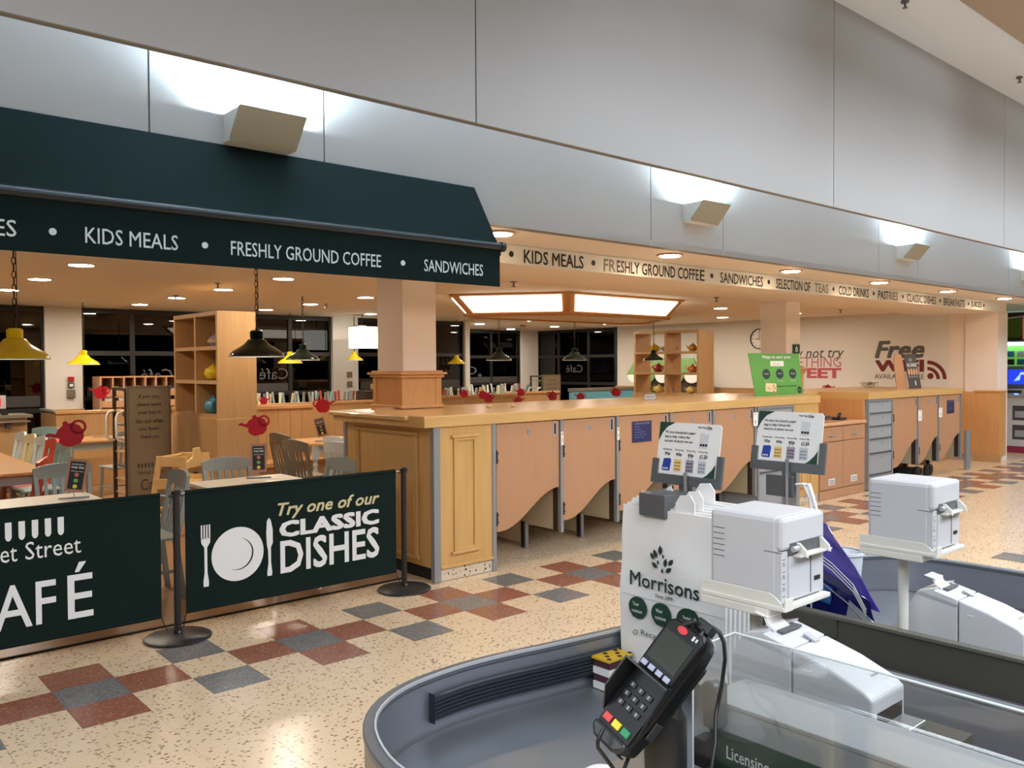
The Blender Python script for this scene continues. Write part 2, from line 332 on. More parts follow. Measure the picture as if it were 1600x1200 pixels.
for r0, r1 in ((.16, .22), (.27, .335)): g.plate(arc(r0, r1), (15.698, 6.59, 1.40), *VX, .001)
part('wifi_symbol', g, MAROON, ew)
# window walls
def windows(name, axis, c, a0, a1, muls, trans=(1.90,), z0=0.0, bottom=.12):
    def P(a, b, d0, d1, za, zb):
        return (a, c-d1, za, b, c-d0, zb) if axis == 'y' else (c-d1, a, za, c-d0, b, zb)
    s = struct(name, G().box(*P(a0, a1, -.12, -.08, z0, .06)), WINF); gl = G(); fr = G()
    ms = [a0]+list(muls)+[a1]
    for m_ in ms: fr.box(*P(m_-.035, m_+.035, -.05, .03, z0, 2.62))
    for z in (bottom, 2.58)+tuple(trans):
        fr.box(*P(a0, a1, -.05, .028, z-.035, z+.035))
    part('frame', fr, WINF, s)
    zs = [bottom]+list(trans)+[2.58]
    for p, q in zip(ms, ms[1:]):
        for za, zb in zip(zs, zs[1:]): part('pane', G().box(*P(p+.035, q-.035, -.015, -.005, za+.035, zb-.035)), PANE, s)
    return s
w1 = windows('window_1', 'y', 14.2, .6, 3.06, (1.85,), trans=(1.06,))
w2 = windows('window_2', 'y', 14.2, 3.57, 7.87, (4.33, 5.75, 7.05), trans=(1.22, 1.92))
w3 = windows('window_3', 'y', 14.2, 8.41, 11.0, (9.7,), trans=(1.22, 1.92))
w4 = windows('window_4', 'y', 17.0, 11.1, 15.1, (12.5, 14.1), trans=(1.22, 1.92))
w5 = windows('window_5', 'x', 15.7, 14.08, 16.9, (15.0, 16.1), trans=(1.22, 1.92))
struct('wall_left', G().box(3.06, 14.1, 0, 3.57, 14.5, 2.62).box(-7, 14.2, 0, .6, 14.5, 2.62), WALL)
struct('wall_pier', G().box(7.87, 14.1, 0, 8.41, 14.5, 2.62), WALL)
struct('wall_return', G().box(11.0, 14.1, 0, 11.12, 17.1, 2.62), WALL)
struct('wall_corner', G().box(15.1, 16.88, 0, 15.8, 17.1, 2.62), WALL)
struct('wall_far_left', G().box(-7.1, 5.6, 0, -7, 14.5, 2.76), WALL)
struct('baseboard_pier', G().box(3.05, 14.06, 0, 3.58, 14.1, 1.07).box(7.86, 14.06, 0, 8.42, 14.1, 1.07), OAK)
PRINTW = mat('window_film', (62, 60, 60), .7); CAFW = mat('window_white_film', (88, 88, 90), .7)
for (s, a, b) in ((w2, 3.65, 7.0), (w3, 8.5, 10.9)): panel(s, 'film_band', (a, 14.18, 1.24), VY, rect(b-a, .16), PRINTW, .002)
panel(w4, 'film_band', (11.2, 16.98, 1.24), VY, rect(3.8, .16), PRINTW, .002)
panel(w1, 'film_band', (2.0, 14.18, 1.12), VY, rect(1.0, .16), PRINTW, .002)
for s, x, y, wd in ((w2, 4.40+.55, 14.17, -.5), (w2, 7.0, 14.17, -.55), (w4, 13.6, 16.97, -.75)):   # seen from inside the film reads backwards
    text(s, 'Café', (x, y, 1.47), ((-1, 0, 0), (0, 0, 1)), abs(wd), .2, CAFW, t=-.002)
text(w5, 'Café', (15.67, 15.2, 1.5), ((0, 1, 0), (0, 0, 1)), .6, .2, CAFW, t=-.002)
# car park outside: ground and lamps
struct('ground_outside', G().box(-20, 14.6, -.15, 60, 60, -.05), mat('night_tarmac', (40, 40, 44), .9))
for k, (x, y, z, e) in enumerate([(13.2, 24, 2.25, 'y'), (2.6, 19, 1.85, 'w'), (5.0, 22, 1.15, 'w'), (21, 26, 1.25, 'w')]):
    t = thing('street_lamp', ['yellowish street lamp glowing outside beside the pale wall pier', 'small white lamp outside the leftmost window', 'small white lamp outside above the cutlery shelf',
                              'small white lamp low outside the far right window'][k], 'lamp', (x, y, -.05))
    part('pole', G().tube([(x, y, -.05), (x, y, z)], .03, 6), WINF, t)
    part('lantern', G().lathe([(.02, z), (.07, z+.03), (.07, z+.1), (.02, z+.13)], (x, y, 0), 10), mat('lamp_'+e, (255, 240, 190) if e == 'y' else (235, 240, 255), emit=14 if e == 'y' else 8), t)

# ---------------------------------------------------------------- downlights
DL = thing('ceiling_downlight', 'x', 'ceiling light', (2.1, 8.28, 2.62))
part('rim', G().lathe([(.125, 0), (.125, -.008), (.105, -.012), (.105, -.002)], n=20, cap=False), WALL, DL, True, 40)
part('diffuser', G().lathe([(.105, -.004), (.1, -.009)], n=20), LAMPW, DL, True)
SL = thing('soffit_downlight', 'x', 'ceiling light', (4.22, 4.97, 2.71))
part('rim', G().lathe([(.125, 0), (.125, -.01), (.1, -.014), (.1, -.002)], n=20, cap=False), PINKC, SL, True, 40)
part('diffuser', G().lathe([(.1, -.004), (.09, -.02), (.0, -.024)], n=20, cap=False), LAMPS, SL, True)
index_kids()
rows = [8.28, 9.85, 11.4, 12.9]; cnt = 0
grp = 'round downlights in the cafe ceiling'
DL['group'] = grp
coln = {2.1: 'first column from the left', 4.05: 'second column from the left', 6.0: 'third column', 7.95: 'fourth column', 12.1: 'column behind the faceted light', 14.1: 'column nearest the end wall'}
rown = ['row nearest the awning', 'second row', 'third row', 'row nearest the windows', 'row in the bay', 'farthest row in the bay']
for x in (2.1, 4.05, 6.0, 7.95, 9.95, 11.8, 14.1):
    for k, y in enumerate(rows+([14.6, 16.2] if x > 11 else [])):
        if x == 7.95 and k < 3 or (x == 6.0 and k == 0) or x == 9.95 or (x == 11.8 and k == 1): continue
        lb = 'cafe ceiling downlight, %s, %s' % (coln.get(x, 'column behind the faceted light'), rown[k])
        if cnt == 0: DL['label'] = lb
        else: dup(DL, (x, y, 2.62), label=lb)
        cnt += 1
SL['group'] = 'round downlights in the soffit above the lettering'
for k, x in enumerate([4.22, 6.29, 8.38, 10.44, 12.5, 14.65]):
    lb = 'bright round downlight in the soffit above %s' % ['the awning corner', 'the word coffee on the fascia', 'the word selection on the fascia', 'the word drinks on the fascia', 'the word dishes on the fascia', 'the fascia end'][k]
    if k == 0: SL['label'] = lb
    else: dup(SL, (x, 4.97, 2.71), label=lb)
# ---------------------------------------------------------------- wall uplights
TEAL = glassmat('teal_glass', (.93, .99, 1, 1), .05, .0)
def uplight(x, label):
    t = thing('wall_uplight', label, 'wall light', (x, 4.70, 2.98), group='wedge shaped wall uplights')
    a, b = x-.2, x+.2; y0, y1 = 4.70, 4.46
    g = G()
    g.add([(a+.0, y1, 3.12), (b, y1, 3.12), (b-.0, y0-.1, 2.955), (a+.0, y0-.1, 2.955), (a, y1+.008, 3.125), (b, y1+.008, 3.125), (b, y0-.09, 2.97), (a, y0-.09, 2.97)],
          [(3,2,1,0), (4,5,6,7), (0,1,5,4), (1,2,6,5), (2,3,7,6), (3,0,4,7)])
    part('front_plate', g, mat('uplight_cream', (158, 150, 132), .5), t)
    for x_ in (a+.004, b-.012):
        part('side_plate', G().add([(x_, y1, 3.12), (x_, y0-.1, 2.96), (x_, y0, 2.96), (x_, y0, 3.12), (x_+.008, y1, 3.12), (x_+.008, y0-.1, 2.96), (x_+.008, y0, 2.96), (x_+.008, y0, 3.12)],
             [(0,1,2,3), (7,6,5,4), (0,4,5,1), (1,5,6,2), (2,6,7,3), (3,7,4,0)]), WALL, t)
    part('base_plate', G().box(a, y0-.1, 2.955, b, y0, 2.963), WALL, t)
    part('glass', G().box(a-.03, y1-.02, 3.127, b+.03, y0-.02, 3.135), TEAL, t)
    part('lamp', G().tube([(a+.05, 4.668, 3.11), (b-.05, 4.668, 3.11)], .014, 8), TUBE, t)
for x, l in ((2.14, 'wedge shaped wall light glowing upwards above the dark green awning'), (6.32, 'wedge shaped wall light above the words fresh coffee'), (10.5, 'wedge shaped wall light above the word drinks'),
             (14.72, 'wedge shaped wall light at the picture edge')): uplight(x, l)
# ---------------------------------------------------------------- awning
aw = thing('cafe_awning', 'long dark green fabric awning with white lettering on its valance', 'awning', (1.4, 4.7, 2.228))
x0, x1 = -2.0, 3.75
part('canopy', G().plate([(4.70, 2.93), (4.44, 2.515), (4.415, 2.49), (4.43, 2.51), (4.69, 2.945)][::-1], (x1, 0, 0), (0, 1, 0), (0, 0, 1), x1-x0), GREENF, aw)
part('valance', G().box(x0, 4.418, 2.228, x1, 4.43, 2.50), GREENF, aw)
part('side_cheek', G().plate([(4.70, 2.93), (4.43, 2.50), (4.43, 2.30), (4.70, 2.30)], (x1-.012, 0, 0), (0, 1, 0), (0, 0, 1), .006), GREENF, aw)
part('roller', G().tube([(x0, 4.425, 2.50), (x1+.035, 4.425, 2.50)], .026, 12), BLACK, aw, smooth=40)
part('roller_cap', G().tube([(x1+.01, 4.425, 2.50), (x1+.04, 4.425, 2.50)], .034, 14).tube([(x1-.01, 4.44, 2.455), (x1+.015, 4.44, 2.455)], .02, 10), BLACK, aw, smooth=40)
AWT = mat('awning_white', (196, 204, 206), .6)
for s, a, b in (('PASTRIES', .45, .85), ('KIDS MEALS', 1.14, 1.58), ('FRESHLY GROUND COFFEE', 1.86, 2.80), ('SANDWICHES', 3.12, 3.60)):
    text(aw, s, (a, 4.418, 2.290), VY, b-a, .077, AWT, bold=.004)
for x in (1.0, 1.72, 2.96): panel(aw, 'dot', (x, 4.418, 2.33), VY, circ(.017, 12), AWT, .002)
# ---------------------------------------------------------------- octagonal light canopy
oc = thing('faceted_light_box', 'large faceted wooden ceiling light with glowing white lettered panels', 'ceiling light', (8.7, 8.7, 2.35))
bot = [(6.92, 8.8), (7.74, 7.74), (9.74, 7.74), (10.55, 8.8), (10.3, 9.12), (7.17, 9.12)]
cx, cy = 8.73, 8.75
top = [(cx+(x-cx)*1.16, cy+(y-cy)*1.16) for x, y in bot]; part('underside', G().plate(bot, (0, 0, 2.362), (1, 0, 0), (0, 1, 0), .004), CEIL, oc)
g = G(); g.add([(x, y, 2.36) for x, y in bot]+[(x, y, 2.612) for x, y in top], [(k, (k+1) % 6, 6+(k+1) % 6, 6+k) for k in range(6)]); part('casing', g, MAPLEO, oc)
g = G()
for e0, e1, za, zb in ((1.0, 1.03, 2.335, 2.362), (1.02, 1.045, 2.362, 2.378)):
    vs = []
    for e, z in ((e0-.05, za), (e1, za), (e1, zb), (e0-.05, zb)): vs += [(cx+(x-cx)*e, cy+(y-cy)*e, z) for x, y in bot]
    g.add(vs, [(q*6+k, q*6+(k+1) % 6, ((q+1) % 4)*6+(k+1) % 6, ((q+1) % 4)*6+k) for q in range(4) for k in range(6)])
part('rim_moulding', g, MAPLEO, oc)
g = G()
vs = []
for e, z in ((1.12, 2.595), (1.17, 2.595), (1.17, 2.618), (1.12, 2.618)): vs += [(cx+(x-cx)*e, cy+(y-cy)*e, z) for x, y in bot]
g.add(vs, [(q*6+k, q*6+(k+1) % 6, ((q+1) % 4)*6+(k+1) % 6, ((q+1) % 4)*6+k) for q in range(4) for k in range(6)]); part('top_moulding', g, MAPLEO, oc)
for k in range(6):
    A, B, C_, D = Vector((*bot[k], 2.37)), Vector((*bot[(k+1) % 6], 2.37)), Vector((*top[(k+1) % 6], 2.61)), Vector((*top[k], 2.61))
    def q(u_, v_): return (A*(1-u_)+B*u_)*(1-v_)+(D*(1-u_)+C_*u_)*v_
    nrm = (B-A).cross(D-A).normalized()
    L_ = (B-A).length; m_ = .09/L_
    c4 = [q(m_, .1), q(1-m_, .1), q(1-m_, .9), q(m_, .9)]
    pn = part('light_panel', G().add([p+nrm*.012 for p in c4]+[p-nrm*.002 for p in c4], [(0,1,2,3), (7,6,5,4), (0,4,5,1), (1,5,6,2), (2,6,7,3), (3,7,4,0)]), PANELW, oc)
    uu = (B-A).normalized(); vv = nrm.cross(uu)
    s = {5: 'PASTRIES', 0: 'KIDS MEALS • COLD DRINKS', 1: 'SANDWICHES • FRESHLY GROUND COFFEE'}.get(k)
    if s: text(pn, s, q(.2, .45)+nrm*.013, (uu, vv), L_*.6, .05, mat('pale_grey_print', (176, 172, 166), .6), bold=.004)
SPR = [(3.72, 9.2, 2.62, 'left of the long green pendant'), (3.93, 11.1, 2.62, 'above the nearer bookcase'), (6.2, 11.3, 2.62, 'between the green pendants'), (11.3, 12.1, 2.62, 'below the faceted light'), (11.1, 6.9, 2.62, 'right of the far column'), (13.9, 7.3, 2.62, 'above the words free wifi'),
       (5.7, 6.5, 2.545, 'just right of the awning on the beam'), (9.1, 6.45, 2.545, 'on the beam above the lit panels')]
for x, y, z, lb in SPR:
    solo('sprinkler_head', G().lathe([(.035, z), (.035, z-.008), (.009, z-.012), (.009, z-.05), (.025, z-.052), (.025, z-.057)], (x, y, 0), 10), DGREY, 'tiny sprinkler head in the cafe ceiling, '+lb, 'sprinkler', smooth=35)
solo('smoke_detector', G().lathe([(.07, 2.62), (.07, 2.585), (.05, 2.57), (0, 2.57)], (12.9, 14.4, 0), 14, cap=False), PINKC, 'small brown detector box on the ceiling under the faceted light', 'detector', smooth=40)
# ================================================================ counter with till desks under it
ct = thing('counter_worktop', 'thick maple counter top running along all the saloon doors', 'worktop', (6.7, 5.9, 1.21))
part('worktop', G().box(3.74, 5.31, 1.212, 9.63, 6.315, 1.302), MAPLEH, ct, bevel=.006)
part('worktop', G().box(3.74, 6.316, 1.212, 4.20, 6.70, 1.302).box(4.70, 6.316, 1.212, 9.63, 6.70, 1.302), MAPLEH, ct)
part('worktop', G().box(9.63, 6.02, 1.225, 10.86, 6.23, 1.30), MAPLEH, ct, bevel=.004)
part('worktop', G().box(10.93, 6.24, 1.212, 13.90, 6.9, 1.302).box(10.86, 5.31, 1.212, 13.90, 6.239, 1.302), MAPLEH, ct)
part('worktop', G().box(3.70, 5.52, 1.262, 3.76, 6.72, 1.30).box(3.76, 6.66, 1.27, 9.6, 6.74, 1.30), MAPLEH, ct, bevel=.012)
ct = thing('counter_end', 'panelled maple end of the counter beside the right barrier post', 'counter', (3.95, 5.9, 0))
part('end_panel', G().box(3.90, 5.33, .10, 4.425, 5.36, 1.212), MAPLE, ct)
def mould(p, x0, z0, x1, z1, o, uv, w_=.028):
    g = G(); g.ring(rect(x1-x0, z1-z0, x0, z0), rect(x1-x0-2*w_, z1-z0-2*w_, x0+w_, z0+w_), Vector(o)+Vector(uv[0]).cross(Vector(uv[1]))*.012, *uv, .012)
    g.plate(rect(x1-x0+.05, .022, x0-.025, z1-.004), Vector(o)+Vector(uv[0]).cross(Vector(uv[1]))*.024, *uv, .024)
    g.plate(rect(x1-x0+.05, .022, x0-.025, z0-.018), Vector(o)+Vector(uv[0]).cross(Vector(uv[1]))*.024, *uv, .024)
    return part('moulding', g, MAPLE, p, bevel=.003)
mould(ct, 4.03, .22, 4.26, 1.125, (0, 5.33, 0), VY)
part('kick_panel', G().box(3.90, 5.335, .002, 4.425, 5.36, .10), KICKT, ct); part('moulding', G().box(3.90, 5.315, .10, 4.425, 5.33, .125), MAPLE, ct, bevel=.004)
part('corner_strip', G().box(3.835, 5.322, .002, 3.90, 5.37, 1.212), GREYM, ct, bevel=.003)
# side panel facing the seating
part('side_panel', G().box(3.85, 5.37, .105, 3.88, 6.66, 1.262), MAPLE, ct)
g = G()
for y0_, y1_, z0_, z1_ in ((5.56, 6.50, 1.135, 1.165), (5.56, 6.50, .15, .18)): g.box(3.828, y0_-.02, z0_, 3.85, y1_+.02, z1_)
for y_ in (5.56, 6.47): g.box(3.834, y_, .15, 3.85, y_+.03, 1.165)
g.box(3.834, 5.595, .185, 3.85, 5.61, 1.13).box(3.834, 6.445, .185, 3.85, 6.46, 1.13)
part('moulding', g, MAPLE, ct, bevel=.004)
part('side_kick', G().box(3.87, 5.37, .004, 3.88, 6.66, .105), GAP, ct)
part('corner_strip', G().box(3.838, 6.66, .004, 3.88, 6.70, 1.262), GREYM, ct)
part('jamb', G().box(4.425, 5.322, .002, 4.465, 5.36, 1.212), GREYM, ct)
ct = thing('counter_end', 'second narrow maple panel between the grey drawers and the low cupboard', 'counter', (9.35, 5.9, 0))
# far end of the first run, past the drawers
part('end_panel', G().box(9.06, 5.33, .10, 9.62, 5.36, 1.212), MAPLE, ct); mould(ct, 9.22, .22, 9.45, 1.10, (0, 5.33, 0), VY)
part('kick_panel', G().box(9.06, 5.335, .002, 9.62, 5.36, .10), KICKT, ct); part('side_panel', G().box(9.60, 5.36, .002, 9.63, 6.6, 1.212), MAPLEO, ct)
ct = thing('backing_boards', 'plain beige back boards closing the counter towards the cafe', 'counter', (7, 6.62, 0))
part('back_panel', G().box(4.70, 6.60, .01, 10.43, 6.64, 1.21).box(10.93, 6.6, .01, 13.86, 6.64, 1.21), BEIGE, ct)
ct = thing('recess_lining', 'orange maple lining of the counter recess above the low cupboard', 'panel', (10.3, 6.0, 0))
part('back_panel', G().box(9.63, 6.00, .9, 10.86, 6.03, 1.225), MAPLEO, ct); part('side_panel', G().box(10.83, 5.36, .002, 10.858, 6.0, 1.212), MAPLEO, ct)
solo('end_post', G().box(14.14, 5.33, .002, 14.20, 5.37, .62).box(14.20, 5.335, .002, 14.32, 5.36, .62), GREYM, 'short grey metal post just past the far counter end', 'post')
# saloon doors
def wave(x0, x1, zt, zl, zr, n=16):
    pts = [(x0, zt), (x0, zl)]
    for k in range(1, n+1):
        t = k/n; s = max(0, min(1, (t-.06)/.94)); e = (1-math.cos(math.pi*s))/2
        pts.append((x0+(x1-x0)*t, zl+(zr-zl)*e))
    pts.append((x1, zt)); return pts
def desk(x0, x1, lab, slot=True, grp='curved saloon doors under the maple counter', zl=.315, zr=.62, key=True, leg=True):
    t = thing('till_desk', lab, 'desk door', ((x0+x1)/2, 5.34, 0), group=grp)
    d = part('door', G().plate(wave(x0, x1-.045, 1.205, zl, zr), (0, 5.335, 0), *VY, .018), BEECH, t)
    if key: part('lock', G().plate(rect(.034, .045, (x0+x1)/2-.04, 1.10), (0, 5.333, 0), *VY, .002).plate(rect(.008, .016, (x0+x1)/2-.028, 1.112), (0, 5.3315, 0), *VY, .002), GREYM, d)
    if slot:
        part('finger_pull', G().ring(rect(.045, .12, x1-.115, 1.075), rect(.023, .098, x1-.104, 1.086), (0, 5.331, 0), *VY, .005), PLASTD, d)
        part('pull_recess', G().plate(rect(.023, .098, x1-.104, 1.086), (0, 5.3325, 0), *VY, .002), GAP, d)
    for z in (.93, .42): part('hinge', G().tube([(x0-.008, 5.325, z-.05), (x0-.008, 5.325, z+.06)], .010, 6).box(x0, 5.33, z-.03, x0+.022, 5.334, z-.022).box(x0, 5.33, z+.03, x0+.022, 5.334, z+.038), BLACK, d)
    part('jamb', G().box(x1-.036, 5.322, .215, x1, 5.36, 1.212), GREYM, t)
    part('edge_strip', G().box(x1-.038, 5.361, .225, x1-.018, 5.42, 1.21), DKBR, t)
    part('partition', G().plate([(5.42, .23), (5.80, .23), (5.80, .05), (6.58, .05), (6.58, 1.21), (5.42, 1.21)], (x1-.02, 0, 0), (0, 1, 0), (0, 0, 1), .018), BEIGE, t)
    if leg: part('leg', G().box(x1-.04, 5.785, .002, x1-.004, 5.80, .25), GREYM, t); part('leg', G().box(x1-.048, 5.80, .01, x1-.03, 5.84, .25), BLACK, t)
names = ['beech saloon door next to the panelled counter end', 'second beech saloon door from the panelled counter end', 'beech saloon door with a dark blue notice, third from the panelled end',
         'beech saloon door behind the price sign stand', 'beech saloon door beside the grey drawer unit']
xs = [(4.48, 5.24), (5.25, 5.975), (5.985, 6.77), (6.78, 7.49), (7.50, 8.27)]
for (a, b), n_ in zip(xs, names): desk(a, b, n_)
for (a, b), n_ in zip([(11.62, 12.42), (12.43, 13.12), (13.13, 13.93)], ['far beech saloon door beside the second drawer unit, with white tag', 'far beech saloon door in the middle of three, with white tag', 'last beech saloon door with dark blue notice at the counter end']):
    desk(a, b, n_, zl=.24, zr=.60)
NAVY = mat('navy_notice', (36, 38, 84), .5)
def notice(x, z, w_, h_, lab):
    t = thing('notice', lab, 'notice', (x, 5.33, z)); p = part('sheet', G().box(x, 5.3295, z, x+w_, 5.332, z+h_), NAVY, t)
    lt = mat('notice_print', (150, 155, 190), .6)
    text(p, 'OPENING HOURS', (x+.03, 5.3295, z+h_-.03), VY, w_-.06, .018, lt)
    for k in range(5): text(p, ['Monday', 'Tuesday', 'Wednesday 8am', 'Saturday 8am', 'Sunday 10am'][k], (x+.03, 5.3295, z+h_-.06-.025*k), VY, w_*(.3, .32, .55, .62, .5)[k], .012, lt)
notice(6.17, .945, .285, .20, 'dark blue notice with small white print on a saloon door behind the price sign')
notice(13.40, .92, .26, .20, 'dark blue notice on the last saloon door at the far counter end')
def tagc(x, z, lab, txt, w_=.055, h_=.125):
    t = thing('hanging_tag', lab, 'tag', (x, 5.318, z)); part('card', G().box(x, 5.316, z, x+w_, 5.319, z+h_), PAPER, t)
    text(t, txt, (x+w_*.3, 5.316, z+.03), VY, w_*.35, .03, BLK); panel(t, 'emblem', (x+w_*.5, 5.316, z+h_-.02), VY, circ(.009, 8), mat('gold_dot', (190, 150, 60), .6))
tagc(5.205, .985, 'white tag on the grey jamb right of the first saloon door', '3', .03, .12)
tagc(5.94, .985, 'white tag on the grey jamb right of the second saloon door', '4', .03, .12)
tagc(8.19, 1.0, 'white tag numbered 5 beside the grey drawer unit', '5', .09, .15)
tagc(12.37, .86, 'white tag numbered 2 on the far saloon doors, nearer one', '2', .12, .15); tagc(13.07, .88, 'white tag numbered 3 on the far saloon doors, farther one', '3', .12, .14)
def drawers(x0, x1, zs, lab):
    t = thing('drawer_unit', lab, 'drawers', ((x0+x1)/2, 5.6, 0))
    part('cabinet', G().box(x0, 5.345, .01, x1, 5.95, 1.205), LOCKG, t); part('frame', G().ring(rect(x1-x0, 1.2, x0, .01), rect(x1-x0-.07, 1.14, x0+.035, .04), (0, 5.322, 0), *VY, .02), GREYM, t)
    for za, zb in zip(zs[1:], zs):
        d = part('drawer', G().box(x0+.04, 5.330, za+.012, x1-.04, 5.345, zb-.006), LOCKG, t, bevel=.003)
        part('finger_lip', G().box(x0+.045, 5.324, zb-.022, x1-.045, 5.332, zb-.012), GREYM, d); part('gap', G().box(x0+.045, 5.329, zb-.008, x1-.045, 5.346, zb-.002), GAP, d)
        part('lock', G().plate(circ(.012, 8, (x0+x1)/2+.05, zb-.06), (0, 5.329, 0), *VY, .002), DGREY, d)
drawers(8.29, 9.05, [1.185, .80, .46, .06], 'grey metal drawer unit behind the right price sign stand')
drawers(10.88, 11.60, [1.185, 1.02, .845, .675, .485, .20, .05], 'grey metal drawer unit with six drawers beside the low cupboard')
# low cupboard in the recess
t = thing('low_cupboard', 'low beech cupboard with two drawers and two doors in the counter recess', 'cupboard', (10.23, 5.65, 0))
part('carcass', G().box(9.66, 5.355, .10, 10.80, 5.98, .91), BEECH, t); part('plinth', G().box(9.66, 5.34, .002, 10.80, 5.4, .11), BEECH, t)
part('worktop', G().box(9.64, 5.31, .91, 10.82, 5.99, .95), WORK, t, bevel=.008)
for a, b in ((9.665, 10.225), (10.235, 10.795)):
    d = part('drawer', G().box(a, 5.335, .715, b, 5.356, .895), BEECH, t, bevel=.002); c_ = (a+b)/2
    part('handle', G().tube([(c_-.06, 5.333, .79), (c_-.05, 5.312, .79), (c_+.05, 5.312, .79), (c_+.06, 5.333, .79)], .007, 6), ALU, d, label='chrome bow handle')
    part('lock', G().plate(circ(.012, 8, c_, .86), (0, 5.334, 0), *VY, .002), GREYM, d)
    d = part('door', G().box(a, 5.335, .12, b, 5.356, .705), BEECH, t, bevel=.002)
    v = part('vent', G().box(c_-.075, 5.329, .17, c_+.075, 5.336, .25), PAPER, d, label='white plastic vent grille')
    g = G()
    for q in range(3):
        for e in range(3): g.box(c_-.062+e*.044, 5.3275, .182+q*.021, c_-.062+e*.044+.034, 5.330, .192+q*.021)
    part('slots', g, DGREY, v)
# cables and sockets in the recess
g = G()
for k in range(9):
    x = 9.8+random.random()*.5; y = 5.5+random.random()*.3
    pts = [(x+.12*math.cos(a*1.3+k)*(1+.2*k % 2), y+.10*math.sin(a*1.1+k*2), .96+.05*abs(math.sin(a*.9+k))+.004*k) for a in range(9)]
    g.tube(pts, .006, 5)
g.tube([(9.75, 5.45, .96), (9.7, 5.5, 1.02), (9.72, 5.6, 1.08), (9.8, 5.9, 1.12)], .006, 5)
solo('cable_heap', g, BLACK, 'heap of tangled black cables on the low cupboard', 'cables', smooth=40)
t = thing('desk_phone', 'black handset cradle lying on the low cupboard beside the cables', 'telephone', (10.52, 5.55, .95))
part('cradle', G().box(10.45, 5.48, .95, 10.62, 5.62, .985), BLACK, t, bevel=.01); part('handset', G().tube([(10.44, 5.5, 1.02), (10.48, 5.52, 1.0), (10.6, 5.58, 1.0), (10.65, 5.6, 1.02)], [.024, .014, .014, .024], 8), BLACK, t, smooth=50)
t = thing('socket_box', 'white twin socket box on the recess side of the counter', 'socket', (9.64, 5.6, 1.02))
part('back_box', G().box(9.632, 5.42, 1.05, 9.67, 5.58, 1.15), PAPER, t, bevel=.003); part('rocker', G().box(9.67, 5.45, 1.08, 9.676, 5.48, 1.12).box(9.67, 5.52, 1.08, 9.676, 5.55, 1.12), PLAST, t)
part('plug', G().box(9.676, 5.50, 1.07, 9.73, 5.56, 1.13), BLACK, t, bevel=.006)
t = thing('cable_box', 'small black wheeled box on the floor under the far doors', 'box', (12.9, 5.6, 0))
part('body', G().box(12.55, 5.5, .03, 12.95, 5.8, .12), BLACKM, t, bevel=.01)
for x in (12.66, 13.0, 13.1): part('wheel', G().tube([(x, 5.44, .085), (x, 5.48, .085)], .082, 16).tube([(x, 5.432, .085), (x, 5.442, .085)], .035, 10), BLACKM, t, smooth=40)

# ---------------------------------------------------------------- things on the counter
t = thing('promotion_board', 'green promotional board with three dark circles propped on the counter', 'sign', (9.4, 5.85, 1.302))
GB = mat('fresh_green', (92, 158, 62), .5, noise=.12, scale=1.2); DKC = mat('dark_circle', (22, 48, 40), .5)
u, v = Vector((1, 0, 0)).normalized(), Vector((0, .10, 1)).normalized(); UV = (u, v); o = Vector((8.86, 5.72, 1.303))
part('board', G().plate([(-.08, .52), (0, 0), (1.08, 0), (1.06, .52)], o, u, v, .006), GB, t)
n = u.cross(v).normalized()
def bt(s, x, z, w_, h_, m, **k): text(t, s, o+u*x+v*z, UV, w_, h_, m, **k)
bt('Ways to earn your', .20, .445, .66, .05, WHITEP, bold=.02); panel(t, 'label', o+u*.38+v*.36, UV, rect(.30, .065), PAPER); bt('More', .44, .372, .16, .035, mat('yel_print', (190, 160, 40), .6))
for k in range(3):
    panel(t, 'circle', o+u*(.27+.30*k)+v*.265, UV, circ(.085, 20, 0, 0, .062), DKC); text(t, ['Swipe', 'Shop & save', 'Fuel'][k], o+u*(.225+.30*k)+v*.255+n*.002, UV, .09, .022, WHITEP)
    bt(['Points on shop', 'Points online', 'Points'][k], .21+.30*k, .17, .12, .012, WHITEP)
panel(t, 'card', o+u*.22+v*.035, UV, [(0, .02), (.24, 0), (.25, .11), (.02, .12)], mat('cream_card', (235, 218, 170), .6)); bt('More', .27, .075, .11, .03, mat('redp', (190, 50, 50), .6))
g = G()
for a, b in ((.40, .05), (.43, .09), (.405, .12), (.44, .035)): g.plate(circ(.016, 8, a, b), o+n*.004, u, v, .001)
part('card_print', g, mat('coral_print', (226, 120, 90), .6), t)
bt('Sign up & reveal today', .50, .095, .44, .026, GREENP, bold=.01); panel(t, 'circle', o+u*1.0+v*.055, UV, circ(.05, 18, 0, 0, .045), DKC)
text(t, 'Morrisons', o+u*.963+v*.048+n*.002, UV, .075, .014, mat('lime_print', (150, 200, 90), .6))
part('foot', G().add([(9.0, 5.73, 1.303), (9.8, 5.73, 1.303), (9.8, 5.92, 1.303), (9.0, 5.92, 1.303), (9.0, 5.735, 1.31), (9.8, 5.735, 1.31)], [(0,3,2,1), (0,1,5,4), (4,5,2,3), (1,2,5), (0,4,3)]), GB, t)
t = thing('wood_block', 'upright wooden stand on the counter behind the green board', 'stand', (10.2, 6.1, 1.302))
part('post', G().box(10.13, 6.06, 1.302, 10.3, 6.14, 1.56), MAPLEO, t); part('cap', G().box(10.10, 6.04, 1.56, 10.33, 6.16, 1.585), MAPLEO, t, bevel=.004)
t = thing('exit_marker', 'small dark green square sign with a white flame shape on the column', 'sign', (10.8, 6.29, 1.84)); part('plate', G().box(10.66, 6.285, 1.83, 10.83, 6.297, 1.96), GREENP, t)
